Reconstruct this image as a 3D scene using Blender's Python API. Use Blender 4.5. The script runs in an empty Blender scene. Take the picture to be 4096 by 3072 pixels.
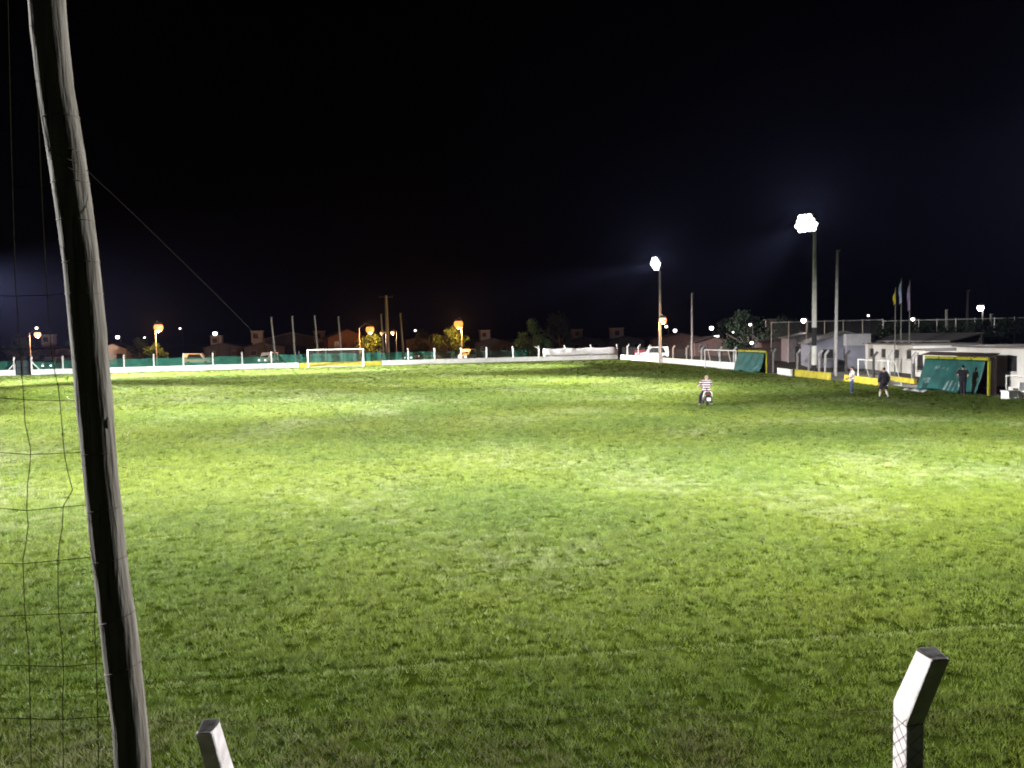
import bpy, bmesh, math, random
import numpy as np
from mathutils import Vector, Matrix
R = math.radians
rng = random.Random(7)
sc = bpy.context.scene
COL = sc.collection

# ------------------------------------------------------------------ camera
FPX, CAMH, HOR, ROLL = 3215.0, 3.9, 1348.0, R(1.0)
PITCH = math.atan((1536 - HOR) / FPX)
fw = Vector((0, math.cos(PITCH), -math.sin(PITCH)))
r0 = Vector((1, 0, 0)); u0 = Vector((0, math.sin(PITCH), math.cos(PITCH)))
UP = u0 * math.cos(ROLL) + r0 * math.sin(ROLL)
RT = r0 * math.cos(ROLL) - u0 * math.sin(ROLL)
CAM = Vector((0, 0, CAMH))
cd = bpy.data.cameras.new('camera'); co = bpy.data.objects.new('camera', cd); COL.objects.link(co)
cd.sensor_width = 36; cd.sensor_fit = 'HORIZONTAL'; cd.lens = 36 * FPX / 4096
cd.clip_start = 0.05; cd.clip_end = 3000
m = Matrix((RT, UP, -fw)).transposed().to_4x4(); m.translation = CAM
co.matrix_world = m
sc.camera = co

def ray(x, y):
    return fw + RT * ((x - 2048) / FPX) + UP * ((1536 - y) / FPX)
def at(x, y, z=0.0):                      # where the sight line through a photo point meets the height z
    d = ray(x, y); return CAM + d * ((z - CAMH) / d.z)
def wp(x, y, Y):                          # the same, at a known distance ahead
    d = ray(x, y); return CAM + d * (Y / d.y)
def proj(p):
    v = Vector(p) - CAM; k = v.dot(fw)
    return 2048 + FPX * v.dot(RT) / k, 1536 - FPX * v.dot(UP) / k

# ------------------------------------------------------------------ materials
def mat(name, col, rough=0.8, var=0.0, scale=4.0, bump=0.0, col2=None, spec=0.3, emit=None, es=0.0, metal=0.0, stretch=None, detail=4.0):
    m = bpy.data.materials.new(name); m.use_nodes = True
    nt = m.node_tree; b = nt.nodes['Principled BSDF']
    b.inputs['Base Color'].default_value = (*col, 1); b.inputs['Roughness'].default_value = rough
    b.inputs['Specular IOR Level'].default_value = spec; b.inputs['Metallic'].default_value = metal
    if emit:
        b.inputs['Emission Color'].default_value = (*emit, 1); b.inputs['Emission Strength'].default_value = es
    if var or bump or col2:
        tc = nt.nodes.new('ShaderNodeTexCoord'); mp = nt.nodes.new('ShaderNodeMapping')
        if stretch: mp.inputs['Scale'].default_value = stretch
        nt.links.new(tc.outputs['Object'], mp.inputs[0])
        n = nt.nodes.new('ShaderNodeTexNoise'); n.inputs['Scale'].default_value = scale; n.inputs['Detail'].default_value = detail
        nt.links.new(mp.outputs[0], n.inputs['Vector'])
        if var or col2:
            cr = nt.nodes.new('ShaderNodeValToRGB')
            c2 = col2 or tuple(min(1, c * (1 + var)) for c in col)
            c1 = col if col2 else tuple(c * (1 - var) for c in col)
            cr.color_ramp.elements[0].position = 0.35; cr.color_ramp.elements[1].position = 0.65
            cr.color_ramp.elements[0].color = (*c1, 1); cr.color_ramp.elements[1].color = (*c2, 1)
            nt.links.new(n.outputs['Fac'], cr.inputs[0]); nt.links.new(cr.outputs[0], b.inputs['Base Color'])
        if bump:
            bp = nt.nodes.new('ShaderNodeBump'); bp.inputs['Strength'].default_value = bump; bp.inputs['Distance'].default_value = 0.03
            nt.links.new(n.outputs['Fac'], bp.inputs['Height']); nt.links.new(bp.outputs[0], b.inputs['Normal'])
    return m

def see_through(m, fac):                  # loosely woven cloth or netting: part of the light passes the holes
    nt = m.node_tree; out = nt.nodes['Material Output']; b = nt.nodes['Principled BSDF']
    t = nt.nodes.new('ShaderNodeBsdfTransparent'); mx = nt.nodes.new('ShaderNodeMixShader')
    mx.inputs[0].default_value = fac
    nt.links.new(b.outputs[0], mx.inputs[1]); nt.links.new(t.outputs[0], mx.inputs[2]); nt.links.new(mx.outputs[0], out.inputs[0])
    return m

def zbands(m, bands, base):               # paint bands by height on the object: [(z0, z1, colour)]
    nt = m.node_tree; b = nt.nodes['Principled BSDF']
    tc = nt.nodes.new('ShaderNodeTexCoord'); sx = nt.nodes.new('ShaderNodeSeparateXYZ'); nt.links.new(tc.outputs['Object'], sx.inputs[0])
    src = b.inputs['Base Color'].links[0].from_socket if b.inputs['Base Color'].links else None
    cur = src
    for z0, z1, c in bands:
        a = nt.nodes.new('ShaderNodeMath'); a.operation = 'GREATER_THAN'; a.inputs[1].default_value = z0
        d = nt.nodes.new('ShaderNodeMath'); d.operation = 'LESS_THAN'; d.inputs[1].default_value = z1
        e = nt.nodes.new('ShaderNodeMath'); e.operation = 'MULTIPLY'
        nt.links.new(sx.outputs[2], a.inputs[0]); nt.links.new(sx.outputs[2], d.inputs[0])
        nt.links.new(a.outputs[0], e.inputs[0]); nt.links.new(d.outputs[0], e.inputs[1])
        mx = nt.nodes.new('ShaderNodeMixRGB'); nt.links.new(e.outputs[0], mx.inputs[0])
        if cur: nt.links.new(cur, mx.inputs[1])
        else: mx.inputs[1].default_value = (*base, 1)
        mx.inputs[2].default_value = (*c, 1); cur = mx.outputs[0]
    nt.links.new(cur, b.inputs['Base Color'])
    return m

M = {}
M['white_wall'] = mat('white_wall', (.74, .73, .72), .85, .08, 1.3, .25)
M['yellow_wall'] = mat('yellow_wall', (.46, .39, .045), .8, .14, 2.0, .25)
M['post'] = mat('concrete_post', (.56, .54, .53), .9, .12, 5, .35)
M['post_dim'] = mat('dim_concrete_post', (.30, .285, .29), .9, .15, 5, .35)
M['flag_steel'] = mat('dull_flagpole_steel', (.12, .12, .11), .6, .1, 8, 0)
M['post_worn'] = mat('painted_concrete_post', (.68, .66, .67), .9, .1, 9, .5, col2=(.54, .51, .50), detail=7)
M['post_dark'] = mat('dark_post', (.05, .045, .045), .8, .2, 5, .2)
M['green_net'] = see_through(mat('green_shade_cloth', (.018, .115, .082), .9, .25, .9, .3), .30)
M['thin_net'] = see_through(mat('thin_shade_cloth', (.05, .12, .085), .9, .25, .7, .2), .62)
M['link'] = see_through(mat('chain_link', (.18, .18, .18), .5, 0, 1, 0, metal=.6), .90)
M['hedge_link'] = see_through(mat('climber_on_mesh', (.05, .07, .035), .9, .4, .8, .5), .72)
M['white_tarp'] = mat('white_tarp', (.80, .78, .80), .6, .05, 1.2, .5)
M['steel'] = mat('galvanised_steel', (.42, .42, .43), .45, .1, 8, 0, metal=.5)
M['white_steel'] = mat('white_painted_steel', (.78, .78, .76), .45, .06, 6, 0)
M['net_wire'] = mat('dark_net_wire', (.018, .017, .010), 1, .3, 30, 0, spec=0)
M['wire'] = mat('rusty_wire', (.10, .085, .06), .7, .3, 30, 0, metal=.3)
M['goal_net'] = see_through(mat('goal_net', (.45, .45, .45), .8, 0, 1, 0), .9)
M['wood'] = mat('weathered_wood', (.085, .075, .062), .9, .1, 9, .5, col2=(.145, .135, .118), stretch=(3.5, 3.5, .35), detail=8)
def cracks(m, scale, stretch, dark):          # long drying cracks in timber
    nt = m.node_tree; b = nt.nodes['Principled BSDF']; src = b.inputs['Base Color'].links[0].from_socket
    tc = nt.nodes.new('ShaderNodeTexCoord'); mp = nt.nodes.new('ShaderNodeMapping'); mp.inputs['Scale'].default_value = stretch
    n = nt.nodes.new('ShaderNodeTexNoise'); n.inputs['Scale'].default_value = scale; n.inputs['Detail'].default_value = 5; n.inputs['Distortion'].default_value = .4
    nt.links.new(tc.outputs['Object'], mp.inputs[0]); nt.links.new(mp.outputs[0], n.inputs['Vector'])
    cr = nt.nodes.new('ShaderNodeValToRGB'); e = cr.color_ramp.elements
    e[0].position = .34; e[0].color = (dark, dark, dark, 1); e[1].position = .43; e[1].color = (1, 1, 1, 1)
    nt.links.new(n.outputs['Fac'], cr.inputs[0]); mx = nt.nodes.new('ShaderNodeMixRGB'); mx.blend_type = 'MULTIPLY'; mx.inputs[0].default_value = 1
    nt.links.new(src, mx.inputs[1]); nt.links.new(cr.outputs[0], mx.inputs[2]); nt.links.new(mx.outputs[0], b.inputs['Base Color'])
    return m
cracks(M['wood'], 10, (4.5, 4.5, .22), .35)
M['pole'] = mat('concrete_pole', (.37, .36, .35), .9, .12, 4, .3)
M['asphalt'] = mat('asphalt', (.045, .045, .048), .9, .2, 3, .2)
M['soil'] = mat('soil', (.05, .045, .03), .95, .3, .8, .4)
M['concrete'] = mat('concrete', (.30, .29, .27), .9, .16, 2, .35)
M['roof_grey'] = mat('grey_sheet_roof', (.16, .15, .15), .6, .15, 2, .2)
M['roof_brown'] = mat('brown_roof', (.035, .023, .02), .8, .2, 3, .3)
M['brick'] = mat('pink_brick_render', (.085, .048, .044), .9, .16, 3, .3)
M['render_white'] = mat('white_render', (.60, .575, .54), .9, .12, 1.1, .25, col2=(.68, .65, .62))
M['render_grey'] = mat('grey_blue_render', (.26, .26, .32), .9, .12, 1.2, .25)
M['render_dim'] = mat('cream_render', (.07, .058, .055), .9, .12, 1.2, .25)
M['tank'] = mat('tank_block_render', (.21, .18, .178), .9, .08, 1.5, .2)
M['window'] = mat('dark_window_glass', (.025, .025, .03), .15, spec=.6)
M['frame'] = mat('window_frame', (.22, .2, .2), .6)
M['door'] = mat('dark_door', (.06, .05, .05), .6, .1, 4, .1)
M['black'] = mat('black_paint', (.012, .012, .013), .5, .2, 6, .1)
M['rubber'] = mat('black_rubber', (.012, .012, .012), .8)
M['chrome'] = mat('chrome', (.65, .65, .66), .2, metal=.9)
M['plate'] = mat('white_plate', (.80, .81, .82), .5)
M['tarp_green'] = mat('green_tarp', (.013, .080, .078), .55, .25, 1.6, .8)
M['tarp_print'] = mat('faded_white_print', (.13, .20, .20), .6, .45, 3.5, .3)
M['yellow_steel'] = mat('yellow_paint', (.30, .29, .015), .6, .1, 5, .1)
M['leaf'] = mat('leaf_green', (.045, .085, .025), .8, .35, .7, 0)
M['leaf_dark'] = mat('leaf_dark', (.014, .024, .011), .85, .35, .7, 0)
M['bark'] = mat('bark', (.09, .07, .05), .95, .25, 6, .5)
M['car_white'] = mat('white_car_paint', (.70, .70, .70), .3)
M['car_red'] = mat('red_car_paint', (.25, .03, .04), .3)
M['car_dark'] = mat('grey_car_paint', (.08, .085, .09), .3)
M['skin'] = mat('skin', (.42, .24, .17), .6, .08, 12)
M['hair'] = mat('dark_hair', (.02, .015, .012), .7)
M['hair_grey'] = mat('short_grey_hair', (.20, .17, .15), .8)
M['shirt_white'] = mat('white_cotton', (.66, .64, .70), .9, .06, 9, .2)
M['jeans'] = mat('blue_denim', (.055, .075, .16), .9, .2, 12, .2)
M['cloth_black'] = mat('black_cloth', (.012, .012, .018), .9, .2, 9, .2)
M['cloth_navy'] = mat('dark_navy_cloth', (.016, .015, .024), .9, .2, 9, .2)
M['shoe'] = mat('dark_shoe', (.03, .03, .03), .7)
M['sock'] = mat('pale_sock', (.5, .5, .47), .9)
M['flag_yellow'] = mat('yellow_flag', (.62, .52, .04), .8, .25, 2.0, .2)
M['flag_blue'] = mat('pale_blue_flag', (.36, .50, .78), .8, .3, 1.4, .2, col2=(.75, .77, .82))
M['flag_lilac'] = mat('lilac_flag', (.42, .34, .52), .8, .25, 1.6, .2)
def lamp_mat(name, c, s): return mat(name, (.8, .8, .8), .4, emit=c, es=s)
M['flood_lens'] = lamp_mat('lit_floodlight_lens', (.96, .93, 1.0), 12)
M['sodium'] = lamp_mat('lit_sodium_bowl', (1.0, .34, .055), 1.35)
M['warm'] = lamp_mat('lit_warm_bowl', (1.0, .46, .22), 2.2)
M['led'] = lamp_mat('lit_white_lamp', (1.0, .93, .90), 7)
M['headlamp'] = lamp_mat('lit_headlamp', (1.0, .95, .92), 8)
M['taillamp'] = lamp_mat('lit_tail_lamp', (1.0, .35, .55), 5)

# ------------------------------------------------------------------ mesh building
class MB:
    def __init__(s): s.v = []; s.f = []
    def add(s, vs, fs):
        o = len(s.v); s.v += [tuple(p) for p in vs]; s.f += [tuple(i + o for i in f) for f in fs]; return s
    def box(s, c, d, rz=0, taper=1.0):
        x, y, z = d[0] / 2, d[1] / 2, d[2] / 2; q = Matrix.Rotation(rz, 3, 'Z'); vs = []
        for k, zz in ((1, -z), (taper, z)):
            for a, b in ((-x, -y), (x, -y), (x, y), (-x, y)): vs.append(q @ Vector((a * k, b * k, zz)) + Vector(c))
        return s.add(vs, [(3, 2, 1, 0), (4, 5, 6, 7), (0, 1, 5, 4), (1, 2, 6, 5), (2, 3, 7, 6), (3, 0, 4, 7)])
    def tube(s, pts, rad, n=8, caps=True, flat=1.0):
        pts = [Vector(p) for p in pts]
        if not isinstance(rad, (list, tuple)): rad = [rad] * len(pts)
        vs = []; fs = []; ref = None
        for i, p in enumerate(pts):
            d = (pts[min(i + 1, len(pts) - 1)] - pts[max(i - 1, 0)]).normalized()
            if ref is None:
                ref = Vector((1, 0, 0)) if abs(d.x) < .8 else Vector((0, 1, 0))
            a = (ref - d * ref.dot(d)).normalized(); b = d.cross(a); ref = a
            for k in range(n):
                t = 2 * math.pi * k / n + math.pi / n
                vs.append(p + (a * math.cos(t) + b * math.sin(t) * flat) * rad[i])
        for i in range(len(pts) - 1):
            for k in range(n):
                k2 = (k + 1) % n; fs.append((i * n + k, i * n + k2, (i + 1) * n + k2, (i + 1) * n + k))
        if caps:
            fs.append(tuple(reversed(range(n)))); L = (len(pts) - 1) * n; fs.append(tuple(L + k for k in range(n)))
        return s.add(vs, fs)
    def ball(s, c, r, nu=10, nv=7):
        if not isinstance(r, (list, tuple)): r = (r, r, r)
        c = Vector(c); vs = [c + Vector((0, 0, -r[2]))]; fs = []
        for i in range(1, nv):
            t = -math.pi / 2 + math.pi * i / nv
            for k in range(nu):
                a = 2 * math.pi * k / nu; vs.append(c + Vector((r[0] * math.cos(t) * math.cos(a), r[1] * math.cos(t) * math.sin(a), r[2] * math.sin(t))))
        vs.append(c + Vector((0, 0, r[2]))); top = len(vs) - 1
        for k in range(nu):
            k2 = (k + 1) % nu; fs.append((0, 1 + k2, 1 + k)); b = 1 + (nv - 2) * nu; fs.append((top, b + k, b + k2))
            for i in range(nv - 2):
                a = 1 + i * nu; fs.append((a + k, a + k2, a + nu + k2, a + nu + k))
        return s.add(vs, fs)
    def capsule(s, p0, r0, p1, r1, n=10):
        s.tube([p0, p1], [r0, r1], n); s.ball(p0, r0, n, 6); s.ball(p1, r1, n, 6); return s
    def prism(s, outline, a, b, axis='y'):             # outline in the plane across the axis, from a to b along it
        n = len(outline); vs = []
        for t in (a, b):
            for p, q in outline: vs.append((p, t, q) if axis == 'y' else ((t, p, q) if axis == 'x' else (p, q, t)))
        fs = [tuple(range(n)), tuple(reversed(range(n, 2 * n)))] + [((i + 1) % n, i, n + i, n + (i + 1) % n) for i in range(n)]
        return s.add(vs, fs)
    def sheet(s, fn, nu, nv):                           # a surface over (u, v) in 0..1
        vs = [fn(i / nu, j / nv) for j in range(nv + 1) for i in range(nu + 1)]
        fs = [(j * (nu + 1) + i, j * (nu + 1) + i + 1, (j + 1) * (nu + 1) + i + 1, (j + 1) * (nu + 1) + i) for j in range(nv) for i in range(nu)]
        return s.add(vs, fs)
    def mesh(s, name, m, smooth=False):
        me = bpy.data.meshes.new(name); me.from_pydata(s.v, [], s.f); me.update()
        bm = bmesh.new(); bm.from_mesh(me); bmesh.ops.recalc_face_normals(bm, faces=bm.faces); bm.to_mesh(me); bm.free()
        if m: me.materials.append(m)
        if smooth: me.polygons.foreach_set('use_smooth', [True] * len(me.polygons))
        return me

def tag(o, label=None, cat=None, group=None, kind=None):
    if label: o['label'] = label
    if cat: o['category'] = cat
    if group: o['group'] = group
    if kind: o['kind'] = kind
    return o
def thing(name, label, cat, loc=(0, 0, 0), rz=0.0, group=None):
    o = bpy.data.objects.new(name, None); COL.objects.link(o); o.location = loc; o.rotation_euler = (0, 0, rz); o.empty_display_size = .3
    return tag(o, label, cat, group)
def part(name, mb, m, parent=None, smooth=False, bevel=0.0, solid=0.0):
    me = mb if isinstance(mb, bpy.types.Mesh) else mb.mesh(name, m, smooth)
    o = bpy.data.objects.new(name, me); COL.objects.link(o)
    if parent: o.parent = parent
    if bevel:
        b = o.modifiers.new('edge', 'BEVEL'); b.width = bevel; b.segments = 2; b.limit_method = 'ANGLE'
    if solid:
        b = o.modifiers.new('thickness', 'SOLIDIFY'); b.thickness = solid; b.offset = 0
    return o
def solo(name, mb, m, label, cat, group=None, loc=(0, 0, 0), rz=0, **k):
    o = part(name, mb, m, **k); o.location = loc; o.rotation_euler = (0, 0, rz); return tag(o, label, cat, group)
def struct(name, mb, m, **k): return tag(part(name, mb, m, **k), kind='structure')
def light(name, kind, loc, power, col, size=.2, parent=None, target=None, cone=60, blend=.6):
    l = bpy.data.lights.new(name, kind); l.energy = power; l.color = col; l.shadow_soft_size = size
    if kind == 'SPOT': l.spot_size = R(cone); l.spot_blend = blend
    o = bpy.data.objects.new(name, l); COL.objects.link(o); o.location = loc
    if target is not None: o.rotation_euler = (Vector(target) - Vector(loc)).to_track_quat('-Z', 'Y').to_euler()
    if parent: o.parent = parent
    return o
# ------------------------------------------------------------------ light settings
SKY = .0012
HAZE = .000015
def BEAMS(H1, H2, R0, L0, L1, L2):
    k = 1.0e6
    return [
        (L1, (9, 57, 0), 13, 0.38 * k), (H1, (8.5, 57, 0), 36, 0.065 * k),
        (L0, (0, 13, 0), 52, 0.28 * k), (R0, (0, 13, 0), 52, 0.12 * k), (L0, (-24, 39, 0), 34, 0.34 * k), (L0, (-12, 37, 0), 32, 0.22 * k), (R0, (-2, 37, 0), 30, 0.09 * k), (R0, (9, 43, 0), 34, 0.055 * k), (R0, (-4, 23, 0), 30, 0.125 * k), (L2, (-30, 92, 0), 40, 0.250 * k),
        (H1, (0, 0, 13), 30, 0.055 * k), (H2, (0, 0, 13), 30, 0.065 * k),  # extra beams aimed over the camera, added for halos round the lamp heads
        (R0, (-.2, 3.2, 2), 18, 0.03 * k), (L0, (1.2, 3.6, 2), 16, 0.022 * k),
        (H1, (4, 60, 0), 64, 0.086 * k),
        (H1, (-2, 72, 0), 46, 0.376 * k),
        (H1, (10, 126, 0), 24, 0.146 * k),
        (H1, (4, 42, 0), 24, 0.130 * k),
        (H2, (-8, 102, 0), 64, 0.365 * k),
        (H2, (-44, 96, 0), 24, 2.781 * k),
        (L0, (-6, 26, 0), 44, 0.33 * k),
        (L0, (-26, 54, 0), 46, 0.171 * k),
        (L0, (17, 17, 0), 24, 0.24 * k),
        (L0, (4, 25, 0), 22, 0.26 * k),
        (L0, (-2, 54, 0), 24, 0.293 * k),
        (L1, (-50, 84, 0), 24, 0.621 * k),
        (L1, (-50, 96, 0), 24, 0.197 * k),
        (L1, (-14, 72, 0), 24, 0.199 * k),
        (L1, (-38, 42, 0), 32, 0.546 * k),
        (L2, (-20, 54, 0), 24, 1.210 * k),
        (L2, (-2, 120, 0), 24, 1.543 * k),
        (L2, (-38, 102, 0), 46, 0.520 * k),
        (R0, (5, 21, 0), 46, 0.105 * k),
        (R0, (-20, 78, 0), 46, 0.259 * k),
        (R0, (10, 66, 0), 32, 0.151 * k),
        (R0, (10, 36, 0), 32, 0.050 * k),
        (R0, (16, 36, 0), 46, 0.019 * k),
        (R0, (4, 18, 0), 24, 0.157 * k),
        (R0, (-14, 24, 0), 24, 0.237 * k),
        (R0, (16, 30, 0), 46, 0.037 * k),
        (R0, (16, 48, 0), 24, 0.023 * k),
        (R0, (28, 66, 0), 32, 0.043 * k),
        (R0, (-32, 54, 0), 24, 0.496 * k),
    ]
# ------------------------------------------------------------------ ground and pitch
F1 = at(2480, 1435); F0a = at(0, 1504)
fdir = (F1 - F0a).normalized(); F0 = F0a - fdir * 14
fnor = Vector((-fdir.y, fdir.x, 0))                         # outwards, away from the pitch
RN = at(4096, 1588); rdir = (RN - F1).normalized(); R1 = RN + rdir * 52
rnor = Vector((-rdir.y, rdir.x, 0))
if rnor.x < 0: rnor = -rnor
struct('ground', MB().add([(-900, -300, -.02), (900, -300, -.02), (900, 1300, -.02), (-900, 1300, -.02)], [(0, 1, 2, 3)]), M['soil'])

def grass_ground():
    m = bpy.data.materials.new('turf_ground'); m.use_nodes = True; nt = m.node_tree; b = nt.nodes['Principled BSDF']
    b.inputs['Roughness'].default_value = 1; b.inputs['Specular IOR Level'].default_value = 0
    tc = nt.nodes.new('ShaderNodeTexCoord')
    def noise(s, d): 
        n = nt.nodes.new('ShaderNodeTexNoise'); n.inputs['Scale'].default_value = s; n.inputs['Detail'].default_value = d
        nt.links.new(tc.outputs['Object'], n.inputs['Vector']); return n
    a = noise(.14, 3); c = noise(3.0, 6)
    r1 = nt.nodes.new('ShaderNodeValToRGB'); e = r1.color_ramp.elements
    e[0].position = .3; e[0].color = (.022, .036, .005, 1); e[1].position = .7; e[1].color = (.042, .060, .008, 1)
    nt.links.new(a.outputs['Fac'], r1.inputs[0])
    r2 = nt.nodes.new('ShaderNodeValToRGB'); e = r2.color_ramp.elements
    e[0].position = .3; e[0].color = (.45, .45, .42, 1); e[1].position = .68; e[1].color = (1.1, 1.1, 1.05, 1)
    nt.links.new(c.outputs['Fac'], r2.inputs[0])
    mx = nt.nodes.new('ShaderNodeMixRGB'); mx.blend_type = 'MULTIPLY'; mx.inputs[0].default_value = 1
    nt.links.new(r1.outputs[0], mx.inputs[1]); nt.links.new(r2.outputs[0], mx.inputs[2]); nt.links.new(mx.outputs[0], b.inputs['Base Color'])
    bp = nt.nodes.new('ShaderNodeBump'); bp.inputs['Strength'].default_value = .8; bp.inputs['Distance'].default_value = .08
    nt.links.new(c.outputs['Fac'], bp.inputs['Height']); nt.links.new(bp.outputs[0], b.inputs['Normal'])
    return m
pa = F0 + fnor * .1; pb = F1 + fnor * .1 + rnor * .1; pc = R1 + rnor * .1; pd = Vector((-75, -12, 0)); pe = Vector((-95, 40, 0))
struct('pitch', MB().add([(p.x, p.y, 0) for p in (pa, pe, pd, pc, pb)], [(0, 1, 2, 3, 4)]), grass_ground())
# the strip of worn concrete along the right-hand side, and the club yard beyond
s0 = at(3060, 1494); s1 = at(4096, 1597)
sd = (s1 - s0).normalized(); s1b = s1 + sd * 30
struct('pavement', MB().add([(s0.x, s0.y, .006), (s1b.x, s1b.y, .006), (s1b.x + 22, s1b.y + 2, .006), (s0.x + 22, s0.y + 2, .006)], [(0, 1, 2, 3)]), M['concrete'])
g0 = F0 + fnor * 9 - fdir * 60; g1 = F1 + fnor * 9 + fdir * 90
struct('street', MB().add([(*g0.xy, .004), (*g1.xy, .004), (*(g1 + fnor * 8).xy, .004), (*(g0 + fnor * 8).xy, .004)], [(0, 1, 2, 3)]), M['asphalt'])

# ------------------------------------------------------------------ the grass itself
def value_noise(x, y, s, seed):
    g = np.random.default_rng(seed).random((256, 256))
    u = x / s + 1000; v = y / s + 1000; i = np.floor(u).astype(int); j = np.floor(v).astype(int)
    fu = u - i; fv = v - j; fu = fu * fu * (3 - 2 * fu); fv = fv * fv * (3 - 2 * fv)
    G = lambda a, b: g[a % 256, b % 256]
    return (G(i, j) * (1 - fu) + G(i + 1, j) * fu) * (1 - fv) + (G(i, j + 1) * (1 - fu) + G(i + 1, j + 1) * fu) * fv
def line_dist(x, y, a, b):
    d = (b - a).normalized(); return (x - a.x) * (-d.y) + (y - a.y) * d.x
def make_grass():
    g = np.random.default_rng(11)
    D0, D1, Dn, RHO = 6.0, 128.0, 20.0, 560.0
    n1 = int(RHO * 1.05 * (Dn ** 2 - D0 ** 2)); n2 = int(RHO * Dn ** 3 * 1.5 * (1 / Dn - 1 / D1))
    d1 = np.sqrt(g.random(n1) * (Dn ** 2 - D0 ** 2) + D0 ** 2)
    d2 = 1 / (1 / Dn - g.random(n2) * (1 / Dn - 1 / D1))
    D = np.concatenate([d1, d2]); X = (g.random(D.size) * 2 - 1) * (.72 * D + 4.5); Y = D
    ins = np.ones(D.size, bool)
    poly = [pa, pe, pd, pc, pb]
    for i in range(5):                                        # keep what lies inside the pitch
        a, b = poly[i], poly[(i + 1) % 5]
        ins &= ((b.x - a.x) * (Y - a.y) - (b.y - a.y) * (X - a.x)) > .25 * (b - a).length
    ins &= ~(line_dist(X, Y, s0, s1) > -.05) | (Y > s0.y + 2)
    # clumping: gaps where the turf is thin, as small dark dapples
    c = value_noise(X, Y, .075, 1) * .6 + value_noise(X, Y, .2, 2) * .4
    ins &= (c > .29 * np.clip((46 - D) / 22, 0, 1) + .17 * g.random(D.size) * np.clip((50 - D) / 20, 0, 1))
    # worn white lines: turf flattened on the line, a small groove beside it
    L1 = line_dist(X, Y, at(0, 2787), at(4096, 2500)); L2 = line_dist(X, Y, at(0, 1895), at(1900, 1822)); L3 = line_dist(X, Y, at(1200, 2885), at(2400, 2822))
    wob = (value_noise(X, Y, .6, 9) - .5) * .06
    ins &= ~((L1 + wob > .05) & (L1 + wob < .125) & (X > -4.5) & (g.random(D.size) < .85))
    X, Y, D, c = X[ins], Y[ins], D[ins], c[ins]; L1, L2, L3, wob = L1[ins], L2[ins], L3[ins], wob[ins]
    N = X.size; B = 8
    far = np.clip((D - 14) / 90, 0, 1)
    hgt = (.036 + .022 * value_noise(X, Y, .5, 3) + .026 * value_noise(X, Y, .10, 4)) * (1 + 1.3 * far)
    on1 = np.abs(L1 + wob) < .05; on2 = (np.abs(L2) < .09) & (X < 6); on3 = (np.abs(L3) < .03) & (X > -4) & (X < 1.6)
    hgt = np.where(on1 | on2, hgt * .6, hgt)
    spread = .050 + .16 * far; wid = .0060 + .030 * far
    # hue: broad patches of yellow, blue-green and dry turf, mixed blade by blade
    p = value_noise(X, Y, 6.0, 5) * .5 + value_noise(X, Y, 2.2, 6) * .3 + value_noise(X, Y, .7, 7) * .2
    q = value_noise(X, Y, 3.5, 8) * .6 + value_noise(X, Y, .25, 10) * .4
    t = np.clip((p - .28) / .44, 0, 1)[:, None]; w = np.clip((q - .55) / .25, 0, 1)[:, None]
    col = np.array([.076, .116, .019]) * (1 - t) + np.array([.116, .152, .022]) * t
    col = col * (1 - w * .5) + np.array([.21, .235, .115]) * w * .5
    mot = value_noise(X, Y, .09, 21) * .5 + value_noise(X, Y, .22, 22) * .25 + value_noise(X, Y, .05, 23) * .25
    col = col * (.74 + .58 * np.clip((mot - .25) / .5, 0, 1))[:, None]
    bare = np.clip((8.6 - D) / 1.6, 0, 1) * np.clip((value_noise(X, Y, .9, 12) - .45) * 4, 0, 1)
    col = col * (1 - .45 * bare[:, None]) + np.array([.10, .075, .045]) * .45 * bare[:, None]
    col[on1] = col[on1] * .62 + np.array([.24, .28, .12]) * .38
    col[on2] = col[on2] * .75 + np.array([.22, .24, .18]) * .25
    col[on3] = col[on3] * .7 + np.array([.17, .17, .07]) * .3
    rep = lambda a: np.repeat(a, B, axis=0)
    K = N * B
    a = g.random(K) * 2 * np.pi; rr = np.sqrt(g.random(K)) * rep(spread)
    bx = rep(X) + np.cos(a) * rr; by = rep(Y) + np.sin(a) * rr
    lean = (.15 + .75 * g.random(K)) * rep(hgt); la = a + g.normal(0, .7, K)
    tx = bx + np.cos(la) * lean; ty = by + np.sin(la) * lean; tz = rep(hgt) * (.55 + .6 * g.random(K))
    fa = g.random(K) * np.pi; ww = rep(wid) * (.6 + .8 * g.random(K)) * .5
    ox = np.cos(fa) * ww; oy = np.sin(fa) * ww
    V = np.empty((K, 3, 3), np.float32)
    V[:, 0] = np.stack([bx - ox, by - oy, np.full(K, -.002)], 1); V[:, 1] = np.stack([bx + ox, by + oy, np.full(K, -.002)], 1)
    V[:, 2] = np.stack([tx, ty, tz], 1)
    me = bpy.data.meshes.new('grass'); me.vertices.add(K * 3); me.vertices.foreach_set('co', V.ravel())
    me.loops.add(K * 3); me.loops.foreach_set('vertex_index', np.arange(K * 3, dtype=np.int32))
    me.polygons.add(K); me.polygons.foreach_set('loop_start', np.arange(0, K * 3, 3, dtype=np.int32))
    C = np.ones((K * 3, 4), np.float32); cb = rep(col) * (.75 + .5 * g.random(K))[:, None]
    C[:, :3] = np.repeat(cb, 3, axis=0)
    at_ = me.attributes.new('blade_colour', 'FLOAT_COLOR', 'POINT'); at_.data.foreach_set('color', C.ravel())
    me.update(); me.validate()
    m = bpy.data.materials.new('grass_blade'); m.use_nodes = True; nt = m.node_tree; b = nt.nodes['Principled BSDF']
    an = nt.nodes.new('ShaderNodeAttribute'); an.attribute_name = 'blade_colour'
    nt.links.new(an.outputs['Color'], b.inputs['Base Color']); b.inputs['Roughness'].default_value = .5; b.inputs['Specular IOR Level'].default_value = .22
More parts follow.
